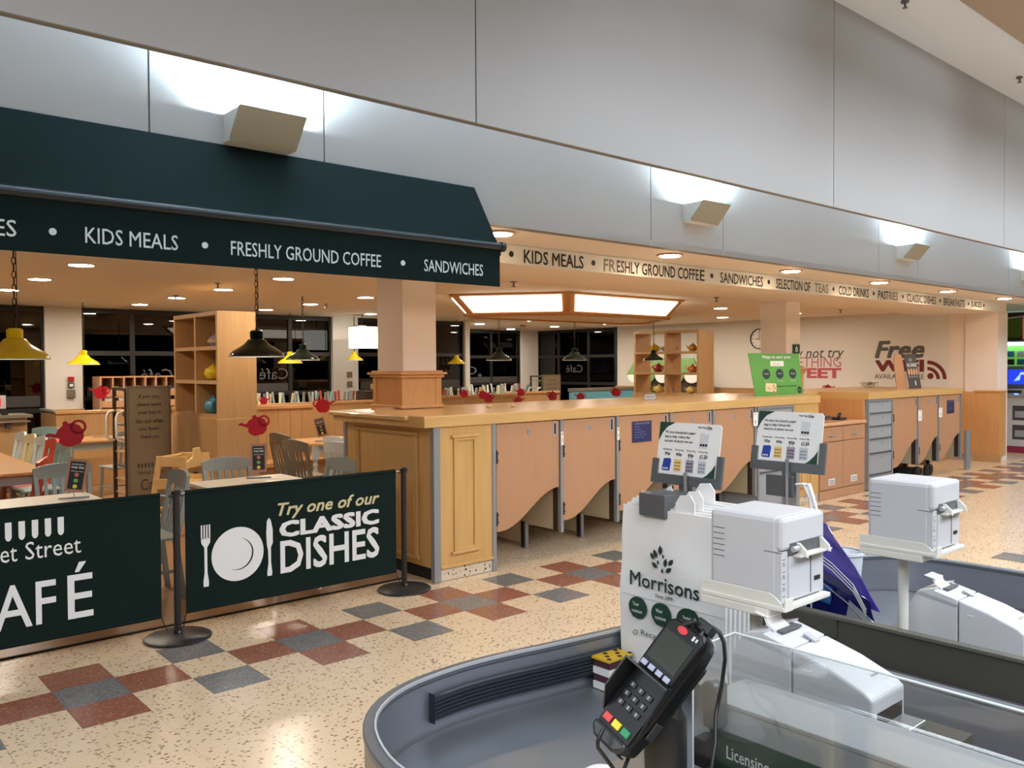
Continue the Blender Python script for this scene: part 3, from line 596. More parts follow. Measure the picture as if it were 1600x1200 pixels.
panel(t, 'pictogram', (10.745, 6.285, 1.85), VY, [(-.03, .02), (0, 0), (.03, .02), (.028, .05), (0, .09), (-.028, .05)], WHITEP); panel(t, 'pictogram', (10.745, 6.283, 1.86), VY, [(-.012, .015), (0, .004), (.012, .015), (.01, .03), (0, .05), (-.01, .03)], GREENP)
t = thing('herb_bowl', 'small glass bowl of green leaves on the far counter', 'plant', (13.0, 6.35, 1.302))
part('bowl', G().lathe([(.06, 0), (.11, .03), (.14, .09), (.135, .09), (.1, .03), (.05, .01)], (13.0, 6.35, 1.303), 16, cap=False), ACRY, t, smooth=60)
g = G()
for k in range(30):
    a = random.random()*6.28; r_ = random.random()*.1; x, y, z = 13+r_*math.cos(a), 6.35+r_*math.sin(a), 1.34+random.random()*.05; s = .025
    g.add([(x-s, y, z), (x, y-s, z+.01), (x+s, y, z+.012), (x, y+s, z)], [(0, 1, 2, 3)])
o_ = part('leaves', g, mat('leaf_green', (70, 92, 50), .6), t); o_['kind'] = 'stuff'
t = thing('menu_stand', 'dark leaning menu board with cup pictures on the far counter', 'sign', (12.95, 5.75, 1.302))
u = Vector((1, 0, 0)); v = Vector((-.09, .1, 1)).normalized(); UV = (u, v); o = Vector((12.88, 5.66, 1.303)); MB_ = mat('menu_slate', (74, 68, 64), .5)
part('board', G().plate([(0, 0), (.40, 0), (.34, .53), (-.05, .53)], o, u, v, .008), MB_, t); n = u.cross(v).normalized()
text(t, 'ICE', o+u*.10+v*.42, UV, .09, .04, WHITEP); text(t, 'ALL SHAKES', o+u*.0+v*.335, UV, .33, .055, WHITEP, bold=.02)
g = G()
for k in range(4): g.plate(circ(.033, 12, .04+.088*k, .255, .055), o+n*.002, u, v, .001)
part('cup_picture', g, mat('caramel', (206, 158, 112), .6), t)
text(t, 'choose your flavour', o+u*.02+v*.17, UV, .33, .02, WHITEP); text(t, '1', o+u*.2+v*.05, UV, .035, .07, WHITEP, bold=.02)
part('back_panel', G().plate([(-.36, 0), (.0, 0), (-.06, .50), (-.12, .53), (-.24, .53), (-.33, .45)], o+Vector((0, .03, 0)), u, v, .012), BEECH, t)
t = thing('clear_card_holder', 'tiny clear acrylic card holder on the near counter top', 'card holder', (7.2, 6.0, 1.302))
part('holder', G().box(7.15, 6.0, 1.302, 7.35, 6.03, 1.306).box(7.15, 6.0, 1.302, 7.35, 6.004, 1.38), ACRY, t); part('card', G().box(7.16, 6.005, 1.306, 7.34, 6.008, 1.37), PAPER, t)
text(t, 'Table number', (7.18, 6.005, 1.33), VY, .14, .02, mat('rose_txt', (200, 120, 120), .6))
for k, (x, y) in enumerate([(4.95, 6.0), (5.2, 5.95)]):
    solo('wood_offcut', G().lathe([(.02, 0), (.028, .012), (.02, .024), (.0, .026)], (x, y, 1.302), 12), mat('pale_knob', (226, 190, 140), .4), ['small pale wooden knob on the counter, nearer the column', 'small pale wooden knob on the counter, farther from the column'][k], 'knob', smooth=60)
solo('wood_offcut', G().box(4.0, 6.42, 1.302, 4.20, 6.50, 1.318), OAK, 'thin wooden offcut lying on the counter left of the column base', 'offcut', bevel=.003)

# ================================================================ cafe barriers
def post(x, lab):
    t = thing('barrier_post', lab, 'barrier post', (x, 5.338, 0), group='barrier posts of the cafe edge')
    part('base', G().lathe([(.20, 0), (.20, .008), (.19, .014), (.03, .03), (0, .03)], (x, 5.338, .003), 40, cap=False), BLACKM, t, smooth=30)
    part('pole', G().tube([(x, 5.338, .02), (x, 5.338, .915)], .021, 16), BLACKM, t, smooth=40)
    part('collar', G().lathe([(.021, 0), (.026, .002), (.026, .03), (.021, .033)], (x, 5.338, .03), 16), BLACKM, t, smooth=40)
    part('cap', G().lathe([(.021, 0), (.028, .004), (.028, .02), (.02, .026), (0, .026)], (x, 5.338, .90), 16, cap=False).tube([(x-.045, 5.338, .892), (x+.045, 5.338, .892)], .008, 8), BLACK, t, smooth=40)
    part('bolt', G().tube([(x, 5.31, .045), (x, 5.316, .045)], .008, 8), ALU, t)
post(1.875, 'black barrier post standing between the two green banners'); post(3.565, 'black barrier post beside the panelled counter end')
def banner(x0, x1, lab):
    t = thing('barrier_banner', lab, 'banner', ((x0+x1)/2, 5.338, .14))
    part('fabric', G().box(x0, 5.330, .165, x1, 5.345, .90), GREENB, t)
    for z, r_ in ((.905, .014), (.155, .013)): part('rail', G().tube([(x0, 5.338, z), (x1, 5.338, z)], r_, 10), GREENB, t, smooth=50); 
    part('hook', G().tube([(x0-.03, 5.338, .895), (x0, 5.338, .905)], .006, 6).tube([(x1, 5.338, .905), (x1+.035, 5.338, .897)], .006, 6), ALU, t)
    part('cord', G().tube([(x1, 5.338, .155), (x1+.012, 5.338, .11), (x1+.035, 5.338, .06)], .003, 5).tube([(x0, 5.338, .155), (x0-.02, 5.338, .06)], .003, 5), BLACK, t)
    return t
b1 = banner(-.1, 1.775, 'dark green banner reading market street cafe, left of the post'); b2 = banner(1.93, 3.49, 'dark green banner with a white plate, fork and knife')
def xz(px0, pz0): return (px0, 5.330, pz0)
YB = 5.330
text(b1, 'Street', (1.04, YB, .62), VY, .285, .10, WHITEP); text(b1, 'Market', (.70, YB, .62), VY, .30, .10, WHITEP)
text(b1, 'CAF', (.70, YB, .243), VY, .49, .25, WHITEP, bold=.006); text(b1, 'É', (1.25, YB, .243), VY, .136, .325, WHITEP, bold=.006)
g = G()
for k in range(10):
    x = 1.205-.0655*k; g.plate([(0, .105), (0, .02), (.006, .006), (.016, 0), (.026, .006), (.032, .02), (.032, .105)][::-1], (x, YB-.0015, .735), *VY, .0015)
part('awning_symbol', g, WHITEP, b1)
# plate, fork and knife
px, pz, pr = 2.265, .470, .176
panel(b2, 'plate_print', (px, YB, pz), VY, circ(pr, 40), WHITEP)
def cres(r0, r1, a0, a1, n=16): return [(r1*math.cos(a0+(a1-a0)*k/n), r1*math.sin(a0+(a1-a0)*k/n)) for k in range(n+1)]+[(r0(a0+(a1-a0)*k/n)*math.cos(a0+(a1-a0)*k/n), r0(a0+(a1-a0)*k/n)*math.sin(a0+(a1-a0)*k/n)) for k in range(n, -1, -1)]
a0_, a1_ = R(-120), R(80)
panel(b2, 'plate_line', (px, YB-.0015, pz), VY, cres(lambda a: .105-.010*math.sin((a-a0_)/(a1_-a0_)*math.pi), .105, a0_, a1_), GREENB, .001)
fk = [(.0, .0), (.018, .0), (.022, .02), (.016, .05), (.012, .17), (.02, .20), (.034, .22), (.034, .30)]
g = G(); g.plate([(-.016, -.19), (.016, -.19), (.018, -.16), (.009, -.10), (.009, .06), (.028, .09), (.03, .12), (-.03, .12), (-.028, .09), (-.009, .06), (-.009, -.10), (-.018, -.16)], (2.053, YB-.0015, .482), *VY, .0015)
for k in range(4): g.plate(rect(.009, .09, -.03+.017*k, .115), (2.053, YB-.0015, .482), *VY, .0015)
part('fork_print', g, WHITEP, b2)
panel(b2, 'knife_print', (2.483, YB, .48), VY, [(-.015, -.19), (.015, -.19), (.018, -.17), (.010, -.10), (.010, .0), (.024, .03), (.024, .12), (.012, .18), (0, .2), (-.016, .18), (-.022, .1), (-.018, .02), (-.010, -.02), (-.008, -.10), (-.018, -.17)], WHITEP)
text(b2, 'Try one of our', (2.545, YB, .655), VY, .80, .115, GOLDP, shear=.3, bold=.02)
text(b2, 'CLASSIC', (2.555, YB, .532), VY, .785, .112, WHITEP, bold=.045); text(b2, 'DISHES', (2.56, YB, .288), VY, .78, .225, WHITEP, bold=.02)
# ================================================================ furniture in the cafe
def chair_parts(t, m):
    def P(n, g, sm=None, bv=0): return part(n, g, m, t, True, sm, bv)
    P('seat', G().box(-.20, -.20, .43, .20, .21, .455), bv=.012)
    for sx in (-1, 1):
        P('leg', G().bar((sx*.17, .17, .43), (sx*.185, .20, 0), .036)); P('leg', G().bar((sx*.17, -.17, .43), (sx*.185, -.22, 0), .036))
        P('stretcher', G().bar((sx*.178, .18, .2), (sx*.178, -.19, .2), .022))
    P('stretcher', G().bar((-.178, .0, .2), (.178, .0, .2), .022))
    g = G()
    n = 8
    for z0, z1, y0 in ((.80, .915, -.27),):
        vs = []
        for k in range(n+1):
            a = -1+2*k/n; x = a*.215; yb = y0+.035*a*a-.0; top = z1-.028*abs(a)**2.2
            vs += [(x, yb, z0-.012*(1-a*a)*0), (x, yb-.022, z0), (x, yb-.032, top), (x, yb-.008, top)]
        fs = [(4*k+q, 4*k+(q+1) % 4, 4*(k+1)+(q+1) % 4, 4*(k+1)+q) for k in range(n) for q in range(4)]+[(3, 2, 1, 0), (4*n, 4*n+1, 4*n+2, 4*n+3)]
        g.add(vs, fs)
    P('top_rail', g)
    for sx in (-1, 1): P('back_post', G().bar((sx*.18, -.18, .43), (sx*.197, -.25, .82), .032))
    for k in range(5):
        x = -.115+.0575*k; P('slat', G().bar((x, -.185, .45), (x*1.08, -.278, .81), .026, .012))
def make_chair(col, loc, rz, label, rot=None, group=None, s=None):
    if ('c', col) not in PROTO:
        t = thing('dining_chair', label, 'chair', loc); chair_parts(t, CUSH[col]); PROTO['c', col] = t; index_kids()
        t.rotation_euler = rot or (0, 0, rz)
        if group: t['group'] = group
        if s: t.scale = s
        return t
    c = dup(PROTO['c', col], loc, rz, label, rot, group, s)
    if not group and 'group' in c: del c['group']
    return c
PROTO = {}
def legprof(h_): return [(.03, 0), (.036, .02), (.022, .05), (.03, .10), (.038, h_*.35), (.030, h_*.55), (.022, h_*.6), (.034, h_*.64), (.022, h_*.68), (.036, h_*.74)]
def table(cx, cy, wx, wy, label, topm, legm, h_=.75, kind='turned', cut=0, rz=0, group=None, cat='table'):
    t = thing('dining_table', label, cat, (cx, cy, 0), rz, group)
    a, b = wx/2, wy/2
    pts = [(-a+cut, -b), (a-cut, -b), (a, -b+cut), (a, b-cut), (a-cut, b), (-a+cut, b), (-a, b-cut), (-a, -b+cut)] if cut else [(-a, -b), (a, -b), (a, b), (-a, b)]
    part('tabletop', G().plate(pts, (0, 0, h_), (1, 0, 0), (0, 1, 0), .028), topm, t, True, bevel=.004)
    a2, b2 = a-.07, b-.07
    part('apron', G().box(-a2, -b2, h_-.12, a2, -b2+.02, h_-.028).box(-a2, b2-.02, h_-.12, a2, b2, h_-.028).box(-a2, -b2, h_-.12, -a2+.02, b2, h_-.028).box(a2-.02, -b2, h_-.12, a2, b2, h_-.028), legm, t, True)
    for sx in (-1, 1):
        for sy in (-1, 1):
            x, y = sx*(a2-.02), sy*(b2-.02)
            part('leg', G().lathe(legprof(h_), (x, y, .004), 12).box(x-.036, y-.036, h_*.74, x+.036, y+.036, h_-.028), legm, t, True, smooth=40)
    return t
WTOP = mat('white_laminate', (236, 226, 208), .3); TLEG = mat('pale_table_paint', (176, 188, 190), .4)
table(1.35, 6.55, .84, .84, 'white topped square table behind the market street banner', WTOP, CUSH['grey'])
table(2.94, 6.52, .82, .86, 'white topped square table behind the plate and cutlery banner', WTOP, CUSH['grey'])
table(1.2, 10.3, 1.4, 3.3, 'large varnished oak table at the left edge with pale frame', OAKH, TLEG)
table(3.35, 12.2, 1.2, .8, 'oak topped table with white turned legs beside the booth panel', OAKH, TLEG)
table(5.38, 9.72, 1.0, .9, 'oak topped table with clipped corners by the boarded bench', OAKH, TLEG, cut=.15)
# chairs near the front
make_chair('grey', (1.75, 7.30, .004), R(180), 'grey slatted chair behind the left white table')
make_chair('grey', (2.03, 6.45, .004), R(88), 'grey slatted chair seen edge-on beside the middle barrier post')
make_chair('grey', (2.92, 6.83, .004), R(180), 'grey slatted chair behind the right white table, under the red teapot')
make_chair('grey', (3.36, 6.33, .004), R(95), 'grey slatted chair close to the panelled counter end')
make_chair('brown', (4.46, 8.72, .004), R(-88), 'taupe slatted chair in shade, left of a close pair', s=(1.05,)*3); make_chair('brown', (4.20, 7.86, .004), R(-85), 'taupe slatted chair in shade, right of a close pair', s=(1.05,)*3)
make_chair('white', (4.62, 7.80, .004), R(-75), 'pale slatted chair in front of the clipped-corner table'); make_chair('white', (4.95, 8.42, .004), R(-80), 'pale chair half hidden behind the counter end panel')
make_chair('blue', (2.42, 11.85, .012), R(115), 'pale blue chair tilted against the oak booth panel, left one', rot=(R(3), 0, R(115))); make_chair('blue', (2.50, 12.35, .004), R(125), 'pale blue chair beside the tilted one, facing us')
for k, (col, x, y, lb) in enumerate([('white', 2.12, 11.68, 'silvery chair farthest back in the line behind the oak table'), ('cream', 2.13, 11.21, 'cream chair in the line behind the oak table'), ('white', 2.14, 10.74, 'bright white chair between the cream and red chairs'),
                                  ('red', 2.15, 10.27, 'coral red chair behind the oak table corner'), ('blue', 2.15, 9.80, 'pale blue chair at the oak table corner')]):
    make_chair(col, (x-.12, y, .004), R(92), lb)
make_chair('red', (1.5, 8.3, .004), R(70), 'coral red chair tucked under the near side of the oak table')
make_chair('grey', (3.3, 11.3, .004), R(10), 'grey chair in front of the twisted table leg')
solo('cushion', G().lathe([(.0, .0), (.18, .01), (.22, .05), (.19, .10), (0, .13)], (1.25, 8.1, .46), 16, cap=False), mat('dark_cushion', (58, 46, 40), .8), 'dark brown round cushion on a chair under the oak table', 'cushion', smooth=60)
# tray rack
def tray_rack(x, y, rz, lab, full=True):
    t = thing('tray_rack', lab, 'tray rack', (x, y, 0), rz)
    part('front_panel', G().box(0, 0, .08, .46, .02, 1.49), SIGNB, t, True); part('frame', G().ring(rect(.46, 1.41, 0, .08), rect(.42, 1.37, .02, .10), (0, -.006, 0), *VY, .006), mat('sign_edge', (104, 92, 74), .5), t, True)
    for yy in (0.02, .44): part('post', G().box(-.015, yy, 0, .02, yy+.03, 1.47), DKBR, t, True)
    part('side_panel', G().box(.44, .02, .08, .46, .5, 1.47), SIGNB, t, True); part('top_panel', G().box(0, .02, 1.44, .46, .5, 1.47), DKBR, t, True)
    for k in range(9): part('shelf', G().box(0, .03, .16+.15*k, .44, .48, .17+.15*k), OAK if k % 3 else DKBR, t, True)
    for yy in (.08, .42): part('handle', G().tube([(-.01, yy, 1.22), (-.07, yy, 1.20), (-.09, yy, 1.15), (-.09, yy, .95), (-.07, yy, .91), (-.01, yy, .89)], .013, 8), PAPER, t, True, smooth=50, label='white curved handle')
    tx = mat('sign_text', (66, 54, 42), .6)
    for k, s in enumerate(['If you can,', 'please leave', 'your tray in', 'the rack when', 'you finish.', 'Thank you']):
        w_ = [.22, .25, .24, .29, .22, .20][k]; text(t, s, (.23-w_/2, -.002, 1.35-.088*k), VY, w_, .05, tx, local=True, bold=.01)
    g = G()
    for k in range(8): g.plate([(0, .05), (0, .008), (.01, 0), (.02, .008), (.02, .05)][::-1], (.10+.036*k, -.003, .60), *VY, .001)
    part('awning_symbol', g, tx, t, True); text(t, 'Market Street', (.10, -.003, .53), VY, .27, .045, tx, local=True); text(t, 'Café', (.13, -.003, .36), VY, .22, .12, tx, local=True)
    return t
tray_rack(2.85, 9.55, 0, 'brown tray rack with return notice beside the open bookcase')
tray_rack(12.25, 13.05, R(-8), 'small grey-brown tray rack far back by the bay windows')
# high chair
t = thing('high_chair', 'pale birch wooden high chair in front of the tray rack', 'high chair', (3.06, 8.5, .004), R(38))
for sx in (-1, 1):
    for sy in (-1, 1): part('leg', G().bar((sx*.20, sy*.13, .80), (sx*.25, sy*.24, 0), .055, .022, up=(1, 0, 0)), BIRCH, t, True, bevel=.003)
    part('arm_rail', G().box(sx*.20-.012, -.16, .72, sx*.20+.012, .16, .82), BIRCH, t, True, bevel=.004); part('lower_rail', G().box(sx*.215-.012, -.17, .50, sx*.215+.012, .17, .60), BIRCH, t, True, bevel=.004)
part('seat', G().box(-.2, -.13, .53, .2, .14, .55), BIRCH, t, True); part('front_bar', G().tube([(-.2, .15, .80), (.2, .15, .80)], .014, 8), BIRCH, t, True); part('back_bar', G().tube([(-.2, .12, .72), (.2, .12, .72)], .012, 8), BIRCH, t, True)
part('backrest', G().plate([(-.19, .70), (.19, .70), (.19, .76), (.08, .80), (.05, .89), (-.05, .89), (-.08, .80), (-.19, .76)], (0, -.155, 0), *VY, .018), BIRCH, t, True, bevel=.004)
part('foot_rest', G().box(-.23, .15, .28, .23, .22, .30), BIRCH, t, True); part('strap', G().box(.225, -.02, .45, .232, .03, .62), DKBR, t, True)
# bookcases
def bookcase(x0, y0, x1, y1, zb, zt, back, lab, tk=.045):
    t = thing('cube_bookcase', lab, 'bookcase', ((x0+x1)/2, (y0+y1)/2, 0))
    part('side', G().box(x0, y0, zb, x1, y0+tk, zt-tk), OAK, t); part('side', G().box(x0, y1-tk, zb, x1, y1, zt-tk), OAK, t)
    part('top', G().box(x0, y0, zt-tk, x1, y1, zt), OAK, t); ym = (y0+y1)/2
    part('divider', G().box(x0+.004, ym-tk/2, zb, x1-.004, ym+tk/2, zt-tk), OAK, t)
    for k in range(3): z = zb+(zt-tk-zb)*k/3; part('shelf', G().box(x0+.002, y0+tk, z, x1-.002, y1-tk, z+tk*.9), OAK, t)
    if back: part('back', G().box(x1-.02, y0+tk, zb, x1-.004, y1-tk, zt-tk), OAK, t)
    part('base_cabinet', G().box(x0-.02, y0-.01, .01, x1+.01, y1+.01, zb), OAK, t, bevel=.004)
    return t, [zb+(zt-tk-zb)*k/3+tk*.9 for k in range(3)], (y0+ym)/2, (y1+ym)/2
bcl, zl_, ya, yb = bookcase(3.60, 8.94, 4.04, 10.25, 1.13, 2.30, True, 'open oak cube bookcase on a cabinet beside the tray rack')
bcr, zr_, yc, yd = bookcase(12.48, 9.22, 12.93, 10.74, 1.12, 2.32, False, 'open oak cube bookcase full of teapots near the end wall')
def teapot(x, y, z, rgb, lab, s=1.0, rz=0, lidc=None, band=None):
    t = thing('teapot', lab, 'teapot', (x, y, z), rz); t.scale = (s, s, s); m = mat('pot_%d_%d_%d' % rgb, rgb, .25, coat=.6)
    part('body', G().lathe([(.035, 0), (.07, .012), (.092, .06), (.08, .105), (.04, .128), (.0, .132)], (0, 0, .002), 18, cap=False), m, t, True, smooth=60)
    part('spout', G().tube([(.075, 0, .05), (.115, 0, .075), (.14, 0, .12)], [.02, .014, .010], 8), m, t, True, smooth=60)
    part('handle', G().tube([(-.075, 0, .10), (-.115, 0, .105), (-.135, 0, .075), (-.115, 0, .04), (-.08, 0, .035)], .009, 6), m, t, True, smooth=60)
    l = part('lid', G().lathe([(.045, .12), (.04, .135), (.012, .142), (.016, .158), (.0, .166)], (0, 0, .002), 14, cap=False), mat('pot_%d_%d_%d' % (lidc or rgb), lidc or rgb, .25), t, True, smooth=60)
    if band: part('band', G().lathe([(.0905, .045), (.0955, .06), (.0905, .08)], (0, 0, .002), 18, cap=False), mat('pot_%d_%d_%d' % band, band, .3), t, True, smooth=60)
    return t
PT = [(3.80, ya+.20, zl_[2], (150, 140, 150), 'small mauve and cream teapot on the top shelf of the nearer bookcase', 1.0, 90, None, (190, 170, 120)),
      (3.78, ya+.24, zl_[1], (226, 196, 40), 'bright yellow teapot on the middle shelf of the nearer bookcase', 1.15, 90, None, None),
      (3.78, ya+.24, zl_[0], (70, 150, 190), 'turquoise blue teapot on the bottom shelf of the nearer bookcase', 1.2, 60, None, None)]
PT2 = [(12.66, 10.37, 2, (214, 180, 40), 'large yellow teapot, leftmost on the top shelf of the far bookcase', 1.0), (12.72, 10.14, 2, (134, 150, 80), 'olive green teapot on the top shelf of the far bookcase', .9),
       (12.82, 10.06, 2, (150, 30, 50), 'dark red teapot tucked behind the olive one', .9), (12.68, 9.50, 2, (196, 150, 50), 'mustard teapot alone in the top cube nearest us', .95),
       (12.68, 10.30, 1, (160, 30, 46), 'red teapot with tall handle on the middle shelf', 1.1), (12.66, 10.05, 1, (216, 160, 80), 'cream and orange striped teapot on the middle shelf', .95),
       (12.68, 9.50, 1, (216, 120, 50), 'orange teapot on the middle shelf nearest us', 1.0), (12.75, 10.46, 0, (150, 164, 60), 'lime green teapot on the bottom shelf', .85),
       (12.62, 10.24, 0, (224, 206, 110), 'pale yellow round teapot on the bottom shelf', 1.0), (12.68, 10.03, 0, (96, 150, 180), 'light blue teapot on the bottom shelf', .85), (12.66, 9.53, 0, (220, 190, 100), 'straw yellow teapot with big loop handle, bottom shelf nearest us', .95)]
for p in PT: teapot(*p[:3], p[3], p[4], p[5], R(p[6]), p[7], p[8])
for k, (x, y, s_, rgb, lb, sc_) in enumerate(PT2): teapot(x, y, zr_[s_], rgb, lb, sc_, R([90, -90, 80, 100, 90, -60, 110][k % 7]), band=(225, 215, 180) if k == 5 else None)
# booth benches and partitions
def bench(x0, x1, y, z, lab, boards=True, seat=True):
    t = thing('booth_bench', lab, 'bench', ((x0+x1)/2, y, 0)); n = max(2, round((x1-x0)/.165)); d = (x1-x0)/n
    part('core', G().box(x0, y+.02, .01, x1, y+.06, z-.02), GAP if boards else OAK, t)
    if boards:
        for k in range(n): part('board', G().box(x0+k*d+.002, y, .45, x0+(k+1)*d-.002, y+.022, z-.045), OAK, t)
    else: part('panel', G().box(x0, y, .01, x1, y+.022, z-.045), OAK, t)
    part('cap_rail', G().box(x0-.005, y-.02, z-.045, x1+.005, y+.08, z), OAKH, t, bevel=.006)
    if seat: part('seat', G().box(x0, y-.45, .40, x1, y, .46), OAKH, t, bevel=.006); part('seat_base', G().box(x0, y-.38, .01, x1, y-.34, .40), OAK, t)
    return t
bench(4.06, 5.6, 10.60, 1.17, 'boarded oak booth bench behind the clipped-corner table', True)
bench(4.3, 7.9, 12.3, 1.125, 'plain oak partition behind the boarded bench', False, False)
bench(8.0, 10.6, 11.9, 1.17, 'plain oak partition left of the far tray rack', False, False); bench(10.66, 12.1, 12.4, 1.17, 'short oak partition beside the far tray rack', False, False)
t = bench(2.97, 3.85, 13.12, 1.085, 'oak booth panel behind the pale blue chairs', False, False)
part('side_panel', G().box(2.97, 13.2, .01, 3.0, 14.02, 1.07), OAK, t); part('cap_rail', G().box(2.955, 13.2, 1.07, 3.015, 14.02, 1.10), CUSH['grey'], t)
t = thing('blue_bench', 'sky blue upholstered bench with grey top rail below the far windows', 'bench', (13.8, 12.6, 0)); BLUEB = mat('sky_blue', (104, 168, 190), .6)
part('back', G().box(12.6, 12.55, .01, 14.85, 12.62, 1.14), BLUEB, t); part('cap_rail', G().box(12.58, 12.53, 1.14, 14.87, 12.64, 1.20), CUSH['brown'], t); part('seat', G().box(12.6, 12.1, .01, 14.85, 12.55, .45), BLUEB, t)
# cutlery shelf
t = thing('cutlery_shelf', 'wooden pigeonhole shelf of cutlery and sauces by the windows', 'shelf', (4.25, 13.8, 0)); x0, x1, y0 = 3.68, 4.85, 13.62
PK = wood('pinkish_beech', (190, 146, 112))
part('cabinet', G().box(x0, y0, .01, x1, y0+.45, .92), PK, t); part('worktop', G().box(x0-.02, y0-.02, .92, x1+.02, y0+.47, .95), PK, t)
part('side', G().box(x0, y0, .95, x0+.03, y0+.4, 1.56), PK, t); part('side', G().box(x1-.03, y0, .95, x1, y0+.4, 1.56), PK, t); part('back', G().box(x0, y0+.38, .95, x1, y0+.4, 1.56), PK, t)
for z in (1.17, 1.25, 1.34, 1.54): part('shelf', G().box(x0+.03, y0, z, x1-.03, y0+.38, z+.02), PK, t)
part('label_rail', G().box(x0+.03, y0-.005, 1.27, x1-.03, y0, 1.345), PK, t); part('label_rail', G().box(x0+.03, y0-.005, 1.09, x1-.03, y0, 1.17), PK, t)
for k in range(1, 7): x = x0+.03+(x1-x0-.06)*k/7; part('divider', G().box(x-.01, y0, 1.34, x+.01, y0+.38, 1.54), PK, t)
for k in range(1, 6): x = x0+.03+(x1-x0-.06)*k/6; part('divider', G().box(x-.01, y0, 1.17, x+.01, y0+.38, 1.34), PK, t)
for k in range(7):
    x = x0+.11+(x1-x0-.06)*k/7; solo('sachet_pile', G().lathe([(.05, 0), (.06, .02), (.03, .05), (0, .055)], (x, y0+.12, 1.36), 8, cap=False), [mat('sach_a', (170, 60, 40), .6), mat('sach_b', (120, 140, 60), .6), mat('sach_c', (60, 90, 140), .6), PAPER][k % 4],
        ['red', 'green', 'blue', 'white', 'dark red', 'olive', 'navy'][k]+' pile of sachets in the upper pigeonholes, number %d from the wall pier' % (k+1), 'sachets', group='sachet piles in the cutlery shelf')
for k in range(3): solo('napkin_pile', G().box(x0+.08+.2*k, y0+.03, 1.27 if False else 1.191, x0+.2+.2*k, y0+.2, 1.235), PAPER, 'white napkin pile in the lower pigeonhole %s' % ['nearest the pier', 'in the middle', 'farther from the pier'][k], 'napkins', group='napkins in the cutlery shelf')
for k, (z, m, lb, h_) in enumerate([(1.49, RED, 'red square call point on the white pier', .07), (1.39, mat('green_call', (60, 84, 74), .5), 'green and white call point below the red one', .08), (1.24, CUSH['brown'], 'beige square socket plate on the white pier', .12)]):
    a = .04 if k < 2 else .055; t = thing('wall_box', lb, 'wall box', (3.40, 14.08, z)); part('box', G().box(3.40-a, 14.05, z, 3.40+a, 14.1, z+h_), m, t, bevel=.004); part('face', G().box(3.40-a*.6, 14.045, z+h_*.25, 3.40+a*.6, 14.05, z+h_*.75), PAPER if k == 1 else m, t)
for k, (z, lb) in enumerate([(1.30, 'small square socket plate on the yellow-lit pier'), (1.48, 'small switch plate above the socket on the yellow-lit pier')]):
    solo('wall_plate', G().box(8.16, 14.08, z, 8.27, 14.1, z+.11), CUSH['brown'], lb, 'wall plate', bevel=.004)
# left cabinet with menus
t = thing('menu_cabinet', 'oak menu cabinet at the left edge with a small red screen', 'cabinet', (1.6, 11.3, 0))
part('carcass', G().box(1.2, 11.2, .01, 2.10, 11.7, 1.12), OAK, t); part('top', G().box(1.16, 11.16, 1.12, 2.16, 11.74, 1.16), CUSH['brown'], t); part('ledge', G().box(1.2, 11.1, 1.06, 2.12, 11.2, 1.075), ALU, t)
part('bracket', G().box(1.84, 11.12, .98, 1.90, 11.2, 1.06), DKBR, t); part('door', G().box(1.22, 11.185, .05, 1.62, 11.2, .92), OAK, t); part('door', G().box(1.64, 11.185, .05, 2.08, 11.2, .92), OAK, t)
t = thing('till_screen', 'small card screen with red display on the menu cabinet', 'screen', (1.7, 11.4, 1.16)); part('stand', G().box(1.5, 11.4, 1.16, 1.7, 11.45, 1.26), BLACK, t)
part('housing', G().box(1.35, 11.38, 1.24, 1.89, 11.42, 1.42), PLAST, t, bevel=.005); part('screen', G().box(1.40, 11.375, 1.27, 1.83, 11.38, 1.39), mat('red_screen', (214, 44, 44), .4, emit=.5), t)
for k in range(3): solo('card_reader', G().box(1.60+.11*k, 11.25, 1.16, 1.67+.11*k, 11.30, 1.21), BLACKM, 'small dark bottle-like reader on the menu cabinet, %s of three' % ['leftmost', 'middle', 'rightmost'][k], 'reader', group='small readers on the cabinet')

